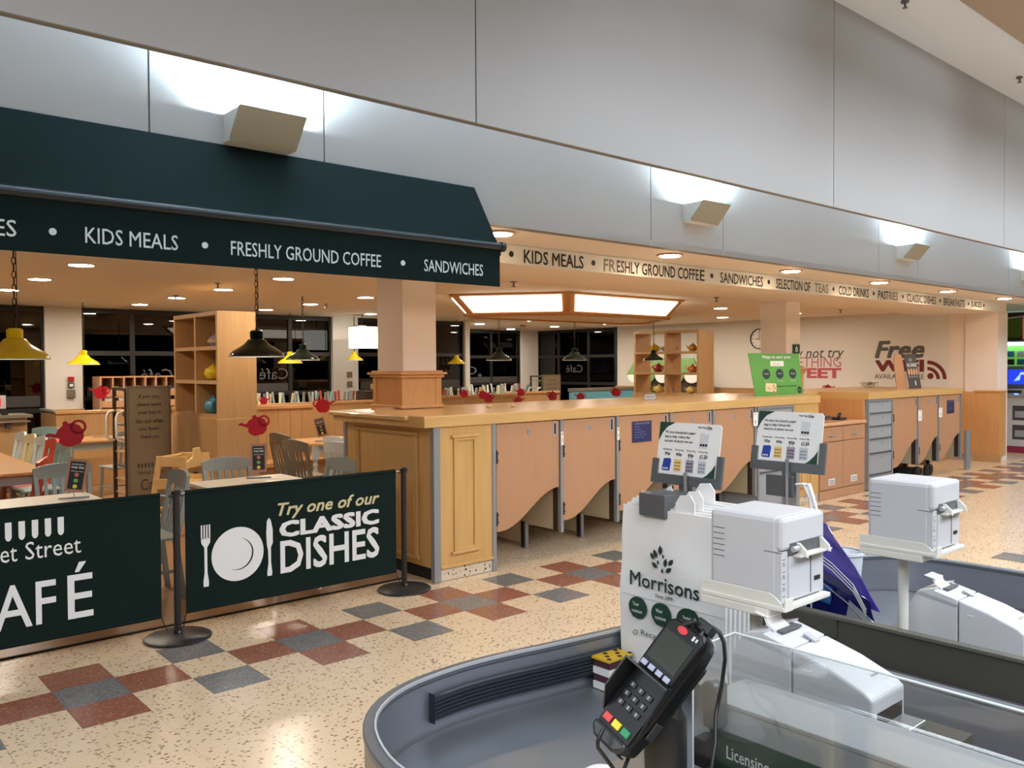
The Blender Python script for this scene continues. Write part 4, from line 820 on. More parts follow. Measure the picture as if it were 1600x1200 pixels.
# ---------------------------------------------------------------- red teapot table signs
TP = [(-.09, .02), (-.075, .045), (-.13, .085), (-.155, .09), (-.15, .105), (-.125, .11), (-.085, .085), (-.06, .11), (-.02, .125), (-.015, .145), (0, .15), (.015, .145), (.02, .125), (.05, .115), (.08, .085), (.09, .04), (.075, -.01), (.04, -.04), (-.04, -.04), (-.075, -.01)]
LOOP_O = [(.07+.055*math.cos(a), .075+.055*math.sin(a)) for a in [R(x) for x in range(0, 360, 24)]]; LOOP_I = [(.07+.036*math.cos(a), .075+.036*math.sin(a)) for a in [R(x) for x in range(0, 360, 24)]]
def table_sign(x, y, z, rz, lab, zc, zt_, s=1.0, tt=0, card=True, tilt=0, detail=True, mirror=1, grp='red teapot table signs'):
    t = thing('teapot_sign', lab, 'table sign', (x, y, z), rz, grp)
    part('base', G().box(-.10, -.03, 0, .10, .03, .006), DGREY, t, True); part('stem', G().tube([(0, 0, .004), (0, 0, zt_)], .003, 6), ALU, t, True)
    if card:
        ca, sa = math.cos(tilt), math.sin(tilt); u, v = Vector((ca, 0, sa)), Vector((-sa, 0, ca)); o = Vector((0, -.008, zc))
        part('card', G().plate(rect(.13, .24, -.065, 0), o, u, v, .006), PINKC, t, True); n = Vector((0, -.002, 0))
        f = part('menu_face', G().plate(rect(.098, .20, -.049, .02), o+n, u, v, .002), mat('menu_black', (30, 30, 30), .5), t, True)
        if detail:
            for k, (s_, h_) in enumerate((('SUPPORT', .010), ('meal deal', .018), ('choose from', .008))): text(f, s_, o+n*2+u*(-.04)+v*(.195-.024*k), (u, v), .08, h_, WHITEP, local=True, bold=.02)
            for k, c in enumerate(((200, 110, 100), (110, 170, 90), (230, 200, 60))):
                panel(f, 'dot', o+n*2+v*(.125-.042*k), (u, v), circ(.015, 12), mat('dot_%d' % k, c, .5), .002, True)
    k_ = mirror; ct_, st_ = math.cos(R(tt)), math.sin(R(tt)); TU, TV = (ct_, 0, st_), (-st_, 0, ct_)
    g = G().plate([(a*s*k_, b*s) for a, b in TP], (0, -.004, zt_), TU, TV, .006); part('teapot', g, RED, t, True)
    part('teapot_handle', G().ring([(a*s*k_, b*s) for a, b in LOOP_O][::k_], [(a*s*k_, b*s) for a, b in LOOP_I][::k_], (0, -.004, zt_), TU, TV, .006), RED, t, True)
    return t
table_sign(1.62, 6.68, .751, R(-15), 'red teapot sign with menu card on the left white table', .045, .42, .98, tt=22, tilt=R(-9)); table_sign(3.08, 6.80, .751, R(-22), 'red teapot sign with menu card on the right white table', .05, .40, .92, tt=14)
table_sign(5.22, 9.62, .751, R(-25), 'red teapot sign with tilted card on the clipped-corner table', .06, .40, 1.0, tilt=R(14), mirror=-1)
table_sign(3.75, 12.2, .751, R(-20), 'red teapot sign with black and yellow card on the table beside the booth panel', .10, .52, 1.0, detail=False)
table_sign(3.35, 12.35, .751, R(-20), 'red teapot sign without card visible, left of the yellow card sign', .10, .56, .95, card=False)
# ---------------------------------------------------------------- pendants
def pendant(name_loc, dia, col, lab):
    x, y, z = name_loc; key = ('p', col)
    if key not in PROTO:
        m = YEL if col == 'y' else DKG
        t = thing('pendant_lamp', lab, 'pendant lamp', (x, y, z), group='enamel pendant lamps over the tables'); PROTO[key] = t
        part('shade', G().lathe([(1, 0), (1.0, .05), (.96, .13), (.84, .24), (.64, .36), (.47, .47), (.37, .58), (.31, .66), (.24, .68), (.24, .95), (.17, 1.0), (.0, 1.0)], (0, 0, 0), 32, cap=False), m, t, True, smooth=50)
        part('inner', G().lathe([(.985, .005), (.93, .12), (.81, .23), (.61, .345), (.44, .46), (.0, .5)], (0, 0, 0), 32, cap=False), WHITEIN, t, True, smooth=50)
        part('rim', G().lathe([(1.0, -.0), (1.02, .012), (1.0, .03), (.98, .01), (1.0, 0)], n=32, cap=False), WHITEP, t, True)
        part('ceiling_hook', G().tube([(0, 0, .98), (0, 0, 1.10)], .05, 6), CHAIN, t, True)
        index_kids(); t.scale = (dia/2,)*3; o = t
    else: o = dup(PROTO[key], (x, y, z), label=lab, scale=(dia/2,)*3)
    s = dia/2; zt = z+1.08*s; zc = 2.62; g = G(); n = max(3, int((zc-zt)/.045)); d = (zc-zt)/n
    for k in range(n):                                                     # chain links, alternately turned
        c = zt+d*(k+.5); a, b = .011, d*.62; u = Vector((1, 0, 0)) if k % 2 else Vector((0, 1, 0)); v = Vector((0, 0, 1))
        g.tube([u*(a*math.cos(q*math.pi/4))+v*(c-z+b*math.sin(q*math.pi/4)) for q in range(9)], .003, 4, cap=False)
    g.tube([(.014, 0, zt-z), (.016, 0, (zc+zt)/2-z), (.010, 0, zc-z)], .003, 4)
    g.v = [(a_/s, b_/s, c_/s) for a_, b_, c_ in g.v]; part('chain', g, CHAIN, o, True)
GRN = [((2.95, 6.52, 1.77), .435, 'bottle green pendant lamp over the right white table'), ((5.28, 10.26, 1.775), .43, 'bottle green pendant lamp over the clipped-corner table'), ((8.27, 9.78, 1.765), .39, 'bottle green pendant lamp under the faceted light, leftmost of three'),
       ((9.56, 9.45, 1.765), .385, 'bottle green pendant lamp in front of the dark far windows, middle of three'), ((11.44, 9.4, 1.755), .37, 'bottle green pendant lamp in front of the far bookcase')]
YLW = [((1.23, 6.5, 1.75), .42, 'large yellow pendant lamp at the left picture edge'), ((3.33, 13.1, 1.735), .42, 'yellow pendant lamp in front of the white pier'), ((6.71, 13.5, 1.75), .41, 'yellow pendant lamp partly behind the second green one'),
       ((8.07, 13.67, 1.80), .33, 'yellow pendant lamp before the yellow-lit pier'), ((8.75, 13.6, 1.75), .36, 'yellow pendant lamp half hidden by the column, left side'), ((10.46, 13.7, 1.73), .36, 'yellow pendant lamp just right of the column')]
for a, b, c in GRN: pendant(a, b, 'g', c)
for a, b, c in YLW: pendant(a, b, 'y', c)
# lantern shade near the pier
t = thing('drum_lantern', 'glowing white square lantern with yellow print hanging near the pier', 'lantern', (8.1, 13.3, 2.05))
part('shade', G().box(7.86, 13.2, 2.02, 8.42, 13.5, 2.40), mat('lantern_white', (255, 252, 240), .6, emit=2.4), t); part('frame', G().box(7.86, 13.2, 2.40, 8.42, 13.5, 2.41).box(7.95, 13.3, 2.41, 8.1, 13.4, 2.43), ALU, t); part('rod', G().tube([(8.05, 13.35, 2.42), (8.05, 13.35, 2.62)], .008, 6), CHAIN, t)
g = G()
for k in range(7): g.plate(rect(.03, .12+.05*math.sin(k*1.7), 0, 0), (7.93+.06*k, 13.198, 2.07), *VY, .001)
part('print', g, mat('yellow_ink', (240, 220, 130), .6, emit=1.0), t)
# ---------------------------------------------------------------- chairs turned upside down on the tables at the back
def simple_mesh(m):
    g = G().box(-.2, -.2, .43, .2, .21, .455)
    for sx in (-1, 1):
        g.bar((sx*.17, .17, .43), (sx*.20, .23, 0), .030).bar((sx*.17, -.17, .43), (sx*.20, -.25, 0), .030).bar((sx*.178, .18, .2), (sx*.178, -.19, .2), .022).bar((sx*.18, -.18, .43), (sx*.197, -.25, .9), .032)
    g.bar((-.178, 0, .2), (.178, 0, .2), .022).box(-.21, -.29, .80, .21, -.25, .91)
    for k in range(4): g.bar((-.11+.073*k, -.185, .45), (-.11+.073*k, -.268, .81), .026, .012)
    return mesh('upturned_chair', g, m)
SM = {k: simple_mesh(CUSH[k]) for k in ('white', 'blue', 'cream', 'red', 'grey')}
tb = 0
TB_S = [(5.5, 13.3), (6.45, 13.3), (7.4, 13.3), (9.45, 13.2), (10.4, 13.4), (12.1, 14.3), (13.4, 15.2), (11.9, 15.6)]
where = ['nearest the cutlery shelf', 'second from the cutlery shelf', 'third from the cutlery shelf', 'behind the column base', 'right of the column base', 'in the bay nearest us', 'in the bay, right', 'in the bay, left']
cols = ['white', 'grey', 'white', 'cream', 'blue', 'white', 'grey', 'blue', 'white', 'red', 'grey', 'white']
for n_, dz_ in (('menu_cabinet', 0), ('till_screen', -.085), ('card_reader', -.085), ('card_reader.001', -.085), ('card_reader.002', -.085)):
    o_ = bpy.data.objects[n_]; o_.location += Vector((.42, 1.45, dz_)); o_.scale = (1, 1, .93 if dz_ == 0 else 1)
for k, (x, y) in enumerate(TB_S):
    t = thing('cafe_table', 'back row cafe table carrying upturned chairs, '+where[k], 'table', (x, y, 0))
    part('tabletop', G().box(x-.45, y-.34, .72, x+.45, y+.34, .80), OAKH, t); part('pedestal', G().tube([(x, y, .01), (x, y, .72)], .04, 8).box(x-.3, y-.2, .004, x+.3, y+.2, .03), TLEG, t)
    for q, (dx, dy, rz_) in enumerate([(-.225, -.215, R(180)), (.225, -.215, R(180)), (-.225, .215, 0), (.225, .215, 0)]):
        c = cols[(k*3+q) % len(cols)]
        o = bpy.data.objects.new('upturned_chair', SM[c]); sc.collection.objects.link(o)
        o.location = (x+dx, y+dy, 1.256); o.rotation_euler = (R(180), 0, rz_+random.uniform(-.16, .16))
        tag(o, '%s upturned chair, %s, on the table %s' % ({'white': 'pale', 'grey': 'grey', 'cream': 'cream', 'blue': 'blue', 'red': 'reddish'}[c], ['near left', 'near right', 'far left', 'far right'][q], where[k]), 'chair', 'upturned chairs on the back tables')
k = 0
for x, y, z, s_, lb in [(4.92, 11.38, 1.27, .55, 'red teapot sign in front of the upturned chairs, below the green pendant'), (5.07, 10.9+.1, 1.25, .6, 'red teapot sign near the pier, with a small card below it'),
                   (7.43, 9.56, 1.31, .62, 'red teapot sign behind the counter, first right of the column'), (7.97, 9.8, 1.27, .7, 'red teapot sign in a close pair, left of the two'), (7.4, 8.98, 1.26, .7, 'red teapot sign in a close pair, right of the two'),
                   (7.3, 8.25, 1.25, .6, 'red teapot sign showing only lid and handle above the counter'), (9.33, 10.48, 1.26, .7, 'red teapot sign left of the far tray rack'), (8.68, 9.04, 1.25, .75, 'red teapot sign in front of the far tray rack'),
                   (9.0, 8.78, 1.24, .65, 'red teapot sign in front of the blue bench'), (11.24, 10.1, 1.22, .8, 'red teapot sign at the right end of the blue bench'), (12.63, 11.3, 1.15, .8, 'red teapot sign just left of the far bookcase'),
                   (13.48, 7.3, 1.27, .8, 'red teapot sign just left of the green board')]:
    tt = thing('small_table', 'oak table carrying a red teapot sign, '+['below the green pendant', 'near the pier', 'first right of the column', 'left one of a close pair', 'right one of a close pair', 'hidden behind the counter', 'left of the far tray rack', 'before the far tray rack', 'before the blue bench', 'at the right end of the blue bench', 'left of the far bookcase', 'left of the green board'][k], 'table', (x, y, 0)); part('tabletop', G().box(x-.26, y-.24, .72, x+.26, y+.24, .75), OAKH, tt); part('pedestal', G().tube([(x, y, .01), (x, y, .72)], .04, 8).box(x-.2, y-.2, .004, x+.2, y+.2, .03), TLEG, tt)
    table_sign(x, y, .751, R(-38), lb, .10, z-.80, s_, card=(k == 1), detail=False, mirror=(-1 if k % 2 else 1)); k += 1
# green stall with scalloped awning behind the far bookcase
t = thing('kids_stall', 'green play stall with a sloping roof and scalloped edge behind the far bookcase', 'stall', (15.2, 11.9, 0)); SG = mat('stall_green', (116, 156, 96), .6)
part('roof', G().plate([(0, 1.45), (.30, 1.83), (1.9, 1.83), (2.1, 1.45)], (14.95, 13.1, 0), (0, -1, 0), (0, 0, 1), .05), SG, t)
for k in range(5): part('scallop', G().plate([(.4*a+.2*math.cos(b), .2*math.sin(b)*.9) for a in (0,) for b in [math.pi+math.pi*q/8 for q in range(9)]][::1], (14.93, 13.05-.205-.405*k, 1.46), (0, -1, 0), (0, 0, 1), .03), PAPER if k % 2 == 0 else SG, t)
part('body', G().box(14.98, 11.1, .01, 15.2, 12.7, 1.42), mat('stall_dark', (58, 48, 40), .7), t); part('label', G().box(14.94, 12.35, 1.66, 14.95, 12.6, 1.71), PAPER, t)
t = thing('green_armchair', 'dark green chair back below the play stall', 'chair', (14.4, 11.6, 0)); part('back', G().box(14.3, 11.2, .4, 14.4, 11.8, 1.17), mat('leafy', (60, 86, 56), .8), t, bevel=.05); part('seat', G().box(13.9, 11.2, .01, 14.3, 11.8, .45), mat('leafy', (60, 86, 56), .8), t, bevel=.04)
t = thing('pale_bench', 'pale framed high bench with a green cup near the pier', 'bench', (8.6, 12.75, 0))
part('top', G().box(8.0, 12.7, 1.28, 9.05, 13.0, 1.38), OAK, t); part('side', G().box(7.7, 12.7, .01, 8.0, 13.0, 1.26), DKBR, t); part('leg', G().box(8.45, 12.68, .01, 8.5, 12.73, 1.28), PAPER, t); part('leg', G().box(9.0, 12.68, .01, 9.05, 12.73, 1.28), PAPER, t); part('leg', G().box(8.0, 12.7, .01, 8.05, 12.75, 1.28), DKBR, t)
solo('green_cup', G().lathe([(.03, 0), (.05, .02), (.06, .09), (.0, .09)], (8.62, 12.85, 1.38), 12, cap=False), mat('bright_green', (70, 180, 90), .4), 'bright green cup on the pale framed bench by the pier', 'cup', smooth=50)
# clock on the end wall
t = thing('wall_clock', 'round black rimmed wall clock showing almost nine on the end wall', 'clock', (15.69, 10.1, 2.2)); cy_, cz_ = 10.03, 2.22
part('rim', G().ring(circ(.215, 28), circ(.195, 28), (15.655, cy_, cz_), *VX, .04), BLK, t); part('dial', G().plate(circ(.197, 28), (15.675, cy_, cz_), *VX, .01), PAPER, t)
g = G()
for k in range(12):
    a = R(30*k); g.plate([(math.cos(a)*.14-math.sin(a)*.005, math.sin(a)*.14+math.cos(a)*.005), (math.cos(a)*.18-math.sin(a)*.005, math.sin(a)*.18+math.cos(a)*.005), (math.cos(a)*.18+math.sin(a)*.005, math.sin(a)*.18-math.cos(a)*.005), (math.cos(a)*.14+math.sin(a)*.005, math.sin(a)*.14-math.cos(a)*.005)][::-1], (15.673, cy_, cz_), *VX, .001)
part('hour_marks', g, BLK, t); part('hand', G().plate([(-.03, -.006), (.01, -.006), (.01, .006), (-.11, .006), (-.11, -.006)][::-1], (15.67, cy_, cz_), *VX, .002), BLK, t); part('hand', G().plate([(-.006, -.03), (.006, -.03), (-.012, .155), (-.02, .155)], (15.668, cy_, cz_), *VX, .002), BLK, t)
# ================================================================ checkout in the foreground
def offs(path, d):
    out = []
    for i, p in enumerate(path):
        a = Vector(path[max(i-1, 0)]); b = Vector(path[min(i+1, len(path)-1)]); t = (b-a).normalized(); n = Vector((t.y, -t.x)); out.append((p[0]+n.x*d, p[1]+n.y*d))
    return out
def smooth_path(p, it=2):
    for _ in range(it):
        q = [p[0]]
        for a, b in zip(p, p[1:]): q += [(a[0]*.75+b[0]*.25, a[1]*.75+b[1]*.25), (a[0]*.25+b[0]*.75, a[1]*.25+b[1]*.75)]
        p = q+[p[-1]]
    return p
def strip(path, d0, d1, z0, z1):
    A, B = offs(path, d0), offs(path, d1); g = G(); n = len(A)
    vs = [(*p, z0) for p in A]+[(*p, z0) for p in B]+[(*p, z1) for p in B]+[(*p, z1) for p in A]
    fs = [(q*n+k, q*n+k+1, ((q+1) % 4)*n+k+1, ((q+1) % 4)*n+k) for q in range(4) for k in range(n-1)]
    fs += [(0, 3*n, 2*n, n), (n-1, 2*n-1, 3*n-1, 4*n-1)]
    return g.add(vs, fs)
def well(path, lab, b0, b1, cx_):
    path = smooth_path(path); t = thing('bagging_well', lab, 'checkout well', (cx_, 1.2, 0)); zf = .545
    part('wall', strip(path, .012, .026, zf-.01, .705), STEEL, t, smooth=40)
    part('outer_skin', strip(path, 0, .012, .01, .70), mat('skin_beige', (150, 144, 132), .5), t, smooth=40)
    part('rim', strip(path, -.004, .030, .700, .722), RIM, t, smooth=40, bevel=.004); part('rim_bead', strip(path, .027, .033, .716, .7255), RIMW, t, smooth=40)
    inner = offs(path, .02); part('well_floor', G().plate(inner, (0, 0, zf), (1, 0, 0), (0, 1, 0), .02), STEELF, t)
    seg = [p for p in path if b0 <= p[0] <= b1 and p[1] > 1.9]
    if len(seg) > 2:
        b = part('bumper', strip(seg, .026, .048, .585, .665), RUB, t, smooth=40, bevel=.006)
        for k in range(5): part('rib', strip(seg, .046, .054, .600+.012*k, .606+.012*k), RUB, b, smooth=40)
    part('floor_joint', strip(path, .026, .040, zf, zf+.004), DGREY, t)
    return t
W1 = [(1.085, -.3), (1.085, 1.60), (1.10, 1.80), (1.20, 2.02), (1.38, 2.15), (1.60, 2.185), (1.80, 2.175), (2.05, 2.13), (2.36, 2.09), (2.64, 2.05), (2.645, 1.2), (2.645, -.3)]
W2 = [(2.68, -.3), (2.68, 1.2), (2.685, 2.05), (3.0, 2.10), (3.4, 2.16), (3.75, 2.17), (4.0, 2.12), (4.22, 2.02), (4.34, 1.84), (4.36, 1.5), (4.36, -.3)]
well(W1, 'grey steel bagging well with ribbed bumper in front of the paper bags', 1.49, 2.5, 1.86)
well(W2, 'grey steel bagging well behind the olive divider, with white pole inside', 9, 10, 3.5)
t = thing('lane_divider', 'dark olive divider panel between the two bagging wells', 'divider', (2.66, .8, .3))
part('board', G().box(2.652, -.3, .30, 2.674, 1.76, .84), OLIVE, t); part('top_trim', G().box(2.645, -.3, .838, 2.68, 1.765, .848), mat('olive_trim', (96, 94, 86), .4), t); part('cover_plate', G().box(2.644, 1.40, .775, 2.652, 1.62, .84), OLIVE, t, bevel=.002)
# bag racks with price signs
def price_sign(x, yc, zb, lab, xr):
    t = thing('bag_rack', lab, 'bag rack', (xr, yc, .55))
    part('post', G().box(xr-.012, yc-.03, .548, xr+.012, yc+.03, zb+.0), ALU, t); part('rod', G().tube([(x-.02, yc-.02, zb-.17), (x-.02, yc-.02, zb+.02)], .007, 8), ALU, t)
    part('hanger_plate', G().box(x-.16 if yc > 1.8 else x-.012, yc-.04, zb-.125, x-.004, yc+.075, zb-.045), DGREY, t, bevel=.003)
    u = Vector((0, -1, 0)); v = Vector((.16, 0, 1)).normalized(); n = u.cross(v).normalized(); UV = (u, v); o = Vector((x, yc+.13, zb))
    tr = part('sign_tray', G().plate([(-.016, -.03), (.292, -.03), (.292, .085), (.266, .085), (.266, .006), (.012, .006), (.012, .06), (-.016, .06)], o-n*.002, u, v, .012), DGREY, t, bevel=.002)
    tr.data.transform(Matrix.Translation(n*.009))
    s = part('sign_card', G().plate([(.0, 0), (.27, 0), (.272, .185), (.262, .195), (.01, .195), (.0, .185)], o, u, v, .003), PAPER, t)
    Q = lambda a, b: o+u*a+v*b
    def C3(cx0, cy0, r_, a0, a1, corner): return [corner]+[(cx0+r_*math.cos(R(a0+(a1-a0)*k/8)), cy0+r_*math.sin(R(a0+(a1-a0)*k/8))) for k in range(9)]
    panel(s, 'green_corner', o, UV, [(0, .195), (0, .125), (.015, .155), (.035, .178), (.07, .195)], GREENP, .001); panel(s, 'green_corner', o, UV, [(.258, 0), (.258, .055), (.245, .035), (.225, .015), (.20, 0)], GREENP, .001)
    def ln(s_, a, b, w_, h_, m=BLK, **k): text(s, s_, Q(a, b), UV, w_, h_, m, t=.001, **k)
    ln('We have introduced a paper', .028, .152, .135, .0125, bold=.01); ln('bag to help reduce the', .028, .136, .112, .0125, bold=.01); ln('amount of plastic we use', .028, .120, .125, .0125, bold=.01)
    ln('Paper Bag', .172, .178, .033, .008, bold=.015); ln('25p', .208, .174, .024, .013, bold=.025)
    for k, (a_, p_) in enumerate((('Reusable Bag', '30p'), ('Woven Bag', '60p'), ('Woven Bag', '60p'), ('Cotton Bag', '£1.50'))):
        ln(a_, .026+.052*k, .092, .040, .0065, bold=.015); ln(p_, .034+.052*k, .072, .026 if k < 3 else .032, .014, bold=.03)
        m = [mat('bag_blue', (36, 66, 160), .5), mat('bag_cream', (226, 208, 140), .5), mat('bag_grey', (150, 154, 168), .5), mat('bag_pale', (196, 200, 206), .5)][k]
        b_ = panel(s, 'bag_picture', Q(.026+.053*k, .018), UV, [(0, .004), (.006, 0), (.036, .0), (.04, .04), (.034, .046), (.006, .044)] if k == 0 else rect(.034, .045), m, .001)
        g = G(); mm = [WHITEP, mat('print_rust', (190, 90, 50), .5), mat('print_plum', (110, 40, 60), .5), mat('print_grey', (130, 134, 140), .5)][k]
        for q in range(3 if k == 0 else 9): g.plate(circ(.0035, 6, .008+.009*(q % 3), .008+.012*(q//3)), Q(.026+.053*k, .018)+n*.002, u, v, .0005)
        part('bag_print', g, mm, b_)
        if k > 1: part('bag_handle', G().ring(rect(.018, .01, .008, .045), rect(.014, .008, .010, .045), Q(.026+.053*k, .018)+n*.001, u, v, .0008), m, b_)
    b_ = panel(s, 'bag_picture', Q(.182, .108), UV, [(0, 0), (.036, 0), (.04, .05), (.004, .055)], mat('bag_ghost', (214, 216, 220), .5), .001); g = G()
    for q in range(3): g.plate(circ(.005, 8, .009+.011*q, .012), Q(.182, .108)+n*.002, u, v, .0005)
    part('bag_print', g, BLK, b_)
    return t
price_sign(2.45, 1.875, 1.285, 'grey stand with paper bag price sign above the white paper bags', 2.47)
price_sign(2.86, 1.72, 1.315, 'grey stand with paper bag price sign in front of the grey drawer unit', 2.90)
# white paper bags on the first rack
def paper_bag(x, y0, y1, z0, z1, th, lab, front):
    t = thing('paper_bag', lab, 'paper bag', (x, (y0+y1)/2, z0), group='white paper carrier bags on the rack')
    g = G(); n = 12; vs = []; h_ = z1-z0                                        # creased body
    for i in range(n+1):
        for j in range(n+1):
            a, b = i/n, j/n; w_ = .004*math.sin(a*9+b*4)*(b > .02)+.003*math.sin(b*17+a*5); vs.append((x-w_-.006*math.sin(math.pi*b), y1-(y1-y0)*a+.004*math.sin(b*6), z0+h_*b))
    m = len(vs); vs += [(x+th, p[1], p[2]) for p in vs]
    fs = [(i*(n+1)+j, (i+1)*(n+1)+j, (i+1)*(n+1)+j+1, i*(n+1)+j+1) for i in range(n) for j in range(n)]; fs += [tuple(q+m for q in reversed(f)) for f in fs]
    ed = [i*(n+1) for i in range(n+1)]+[n*(n+1)+j for j in range(1, n+1)]+[i*(n+1)+n for i in range(n-1, -1, -1)]+[j for j in range(n-1, 0, -1)]
    fs += [(ed[k], ed[k]+m, ed[(k+1) % len(ed)]+m, ed[(k+1) % len(ed)]) for k in range(len(ed))]
    g.add(vs, fs); b = part('body', g, PAPER, t, smooth=50)
    ym = (y0+y1)/2
    for q, (ya_, yb_) in enumerate(() if round((x-2.31)/.017) in (1, 3, 4, 6) else ((ym+.125, ym+.075), (ym-.015, ym-.095))):
        zt = z1+(.035 if q == 0 else .062)+.004*math.sin(x*900)
        part('handle', G().plate([(-ya_, z1-.03), (-ya_, zt-.03), (-ya_+.02, zt), (-yb_-.02, zt+.005), (-yb_, zt-.02), (-yb_, z1-.03)], (x+th*.4, 0, 0), (0, -1, 0), (0, 0, 1), .004), PAPER, t)
    if front:
        P = lambda y_, z_: (x-.014, y_, z_)
        ST = ((0, -1, 0), (0, 0, 1)); INK = mat('dark_green_ink', (32, 56, 46), .6)
        text(t, 'Morrisons', P(1.995, .905), ST, .30, .052, INK, bold=.012); text(t, 'Since 1899', P(1.88, .882), ST, .075, .013, INK, bold=.01)
        g = G()
        for lx, lz, a, s_ in ((0, .085, 0, 1), (-.035, .06, 35, .8), (-.022, .07, 25, .9), (.022, .045, -10, .9), (.045, .05, -40, .9), (-.025, .03, 55, .9), (.035, .022, -55, .9), (-.01, .042, 20, .45), (.012, .066, 0, .45), (.008, .015, 0, .5)):
            pts = [(0, -.016), (.008, -.006), (.008, .006), (0, .018), (-.008, .006), (-.008, -.006)]; ca, sa = math.cos(R(a)), math.sin(R(a))
            g.plate([(lx+s_*(p*ca-q_*sa), lz+s_*(p*sa+q_*ca)) for p, q_ in pts], P(1.86, .962), *ST, .001)
        part('leaf_emblem', g, INK, t)
        for k, (y_, z_, r_, l1, l2) in enumerate(((1.96, .828, .042, 'Tear', 'resistant'), (1.855, .825, .044, 'Water', 'resistant'), (1.74, .825, .050, 'Tested up', 'to 16kg'))):
            c = panel(t, 'green_seal', P(y_, z_), ST, [(r_*math.cos(q*math.pi/12)*(1.06 if q in (4, 16) else 1), .92*r_*math.sin(q*math.pi/12)*(1.06 if q in (4, 16) else 1)) for q in range(24)], GREENP, .001)
            text(c, l1, (x-.0155, y_+.022, z_+.006), ST, .03 if k < 2 else .05, .013, WHITEP, bold=.01); text(c, l2, (x-.0155, y_+.025, z_-.018), ST, .048, .012, WHITEP, bold=.01)
        text(t, 'Recyclable', P(1.945, .728), ST, .15, .026, INK); text(t, 'O', P(1.985, .728), ((0, -1, 0), (0, -.3, 1)), .022, .02, INK)
        part('fold', G().box(x-.0138, y0+.004, .868, x-.0125, y1-.004, .8695), mat('paper_fold', (214, 214, 216), .7), t)
    return t
for k in range(7):
    paper_bag(2.31+.017*k, 1.60-.006*k, 2.045-.004*(k % 3), .62, 1.185+.006*k, .010, 'front white paper bag with green leaf emblem and lettering' if k == 0 else 'plain white paper bag, %s behind the printed one' % ['', 'first', 'second', 'third', 'fourth', 'fifth', 'last'][k], k == 0)
t = thing('leaflet_stack', 'stack of leaflets with yellow and black cover beside the paper bags', 'leaflets', (2.35, 2.04, .548))
for k in range(4): part('sheet', G().box(2.17+.004*(k%2), 1.985, .548+.026*k, 2.29, 2.06, .572+.026*k), PAPER if k % 2 == 0 else mat('leaf_plum', (84, 48, 56), .5), t)
part('cover', G().box(2.165, 1.98, .652, 2.29, 2.062, .660), mat('leaf_yellow', (222, 178, 40), .5), t); g = G()
for k in range(7): g.plate(circ(.009, 7, .035+.018*k, .02+.026*(k % 3)), (2.145, 1.972, .6615), (1, 0, 0), (0, 1, 0), .001)
part('cover_print', g, BLK, t)
# purple carrier bag on the second rack
t = thing('carrier_bag', 'crumpled purple and navy plastic carrier bag hanging behind the near white printer', 'carrier bag', (2.9, 1.55, .6))
PU = mat('purple_film', (78, 66, 170), .22, noise=.35, scale=14, coat=.6, bump=.5); NV = mat('navy_film', (24, 26, 92), .2, noise=.5, scale=6, coat=.6); GS = mat('grey_film', (150, 156, 164), .25, coat=.5); TE = mat('teal_film', (24, 84, 140), .25, coat=.5)
def drape(pts, x, amp, m, name, sub=6, par=t, th=.004):
    (a, b, c, d) = [Vector(p) for p in pts]; vs = []; n = sub
    for i in range(n+1):
        for j in range(n+1):
            s_, r_ = i/n, j/n; p = (a*(1-s_)+b*s_)*(1-r_)+(d*(1-s_)+c*s_)*r_; vs.append((x+amp*math.sin(s_*7+r_*4)*.5+amp*math.sin(r_*9-s_*3)*.3, p.x, p.y))
    m_ = len(vs); vs += [(p[0]+th, p[1], p[2]) for p in vs]; fs = [(i*(n+1)+j, (i+1)*(n+1)+j, (i+1)*(n+1)+j+1, i*(n+1)+j+1) for i in range(n) for j in range(n)]; fs += [tuple(q+m_ for q in reversed(f)) for f in fs]
    ed = [i*(n+1) for i in range(n+1)]+[n*(n+1)+j for j in range(1, n+1)]+[i*(n+1)+n for i in range(n-1, -1, -1)]+[j for j in range(n-1, 0, -1)]
    fs += [(ed[k], ed[k]+m_, ed[(k+1) % len(ed)]+m_, ed[(k+1) % len(ed)]) for k in range(len(ed))]
    return part(name, G().add(vs, fs), m, par, smooth=60)
drape([(1.70, .93), (1.34, .84), (1.525, 1.12), (1.70, 1.16)], 2.82, .02, PU, 'upper_fold'); drape([(1.74, .62), (1.33, .70), (1.36, .88), (1.70, 1.02)], 2.80, .012, NV, 'lower_fold')
drape([(1.47, .66), (1.32, .68), (1.325, .80), (1.43, .87)], 2.788, .006, GS, 'grey_corner'); drape([(1.60, .86), (1.50, .84), (1.49, .90), (1.59, .94)], 2.787, .004, TE, 'teal_patch')
for k in range(3): part('edge_line', G().tube([(2.806+.002*k, 1.62, 1.045-.014*k), (2.80, 1.50, .985-.012*k), (2.797, 1.42, .925-.012*k), (2.79, 1.37, .85-.01*k)], .0018, 5), PAPER, t)
part('edge_line', G().tube([(2.786, 1.56, .93), (2.783, 1.44, .865), (2.782, 1.35, .80), (2.785, 1.325, .76)], .002, 5), GS, t)
text(t, 'and', (2.784, 1.665, .80), VX, .10, .05, mat('film_text', (190, 200, 220), .5))
for k in range(2): part('handle', G().tube([(2.83, 1.66-.02*k, 1.245), (2.83, 1.625-.02*k, 1.25), (2.83, 1.60-.012*k, 1.20), (2.83, 1.59-.03*k, 1.11)], [.004, .008, .007, .006], 6), PAPER, t, smooth=60, label='white plastic carrier handle')
t = thing('plastic_tub', 'translucent white plastic tub at the edge of the far bagging well', 'tub', (3.78, 1.96, .55))
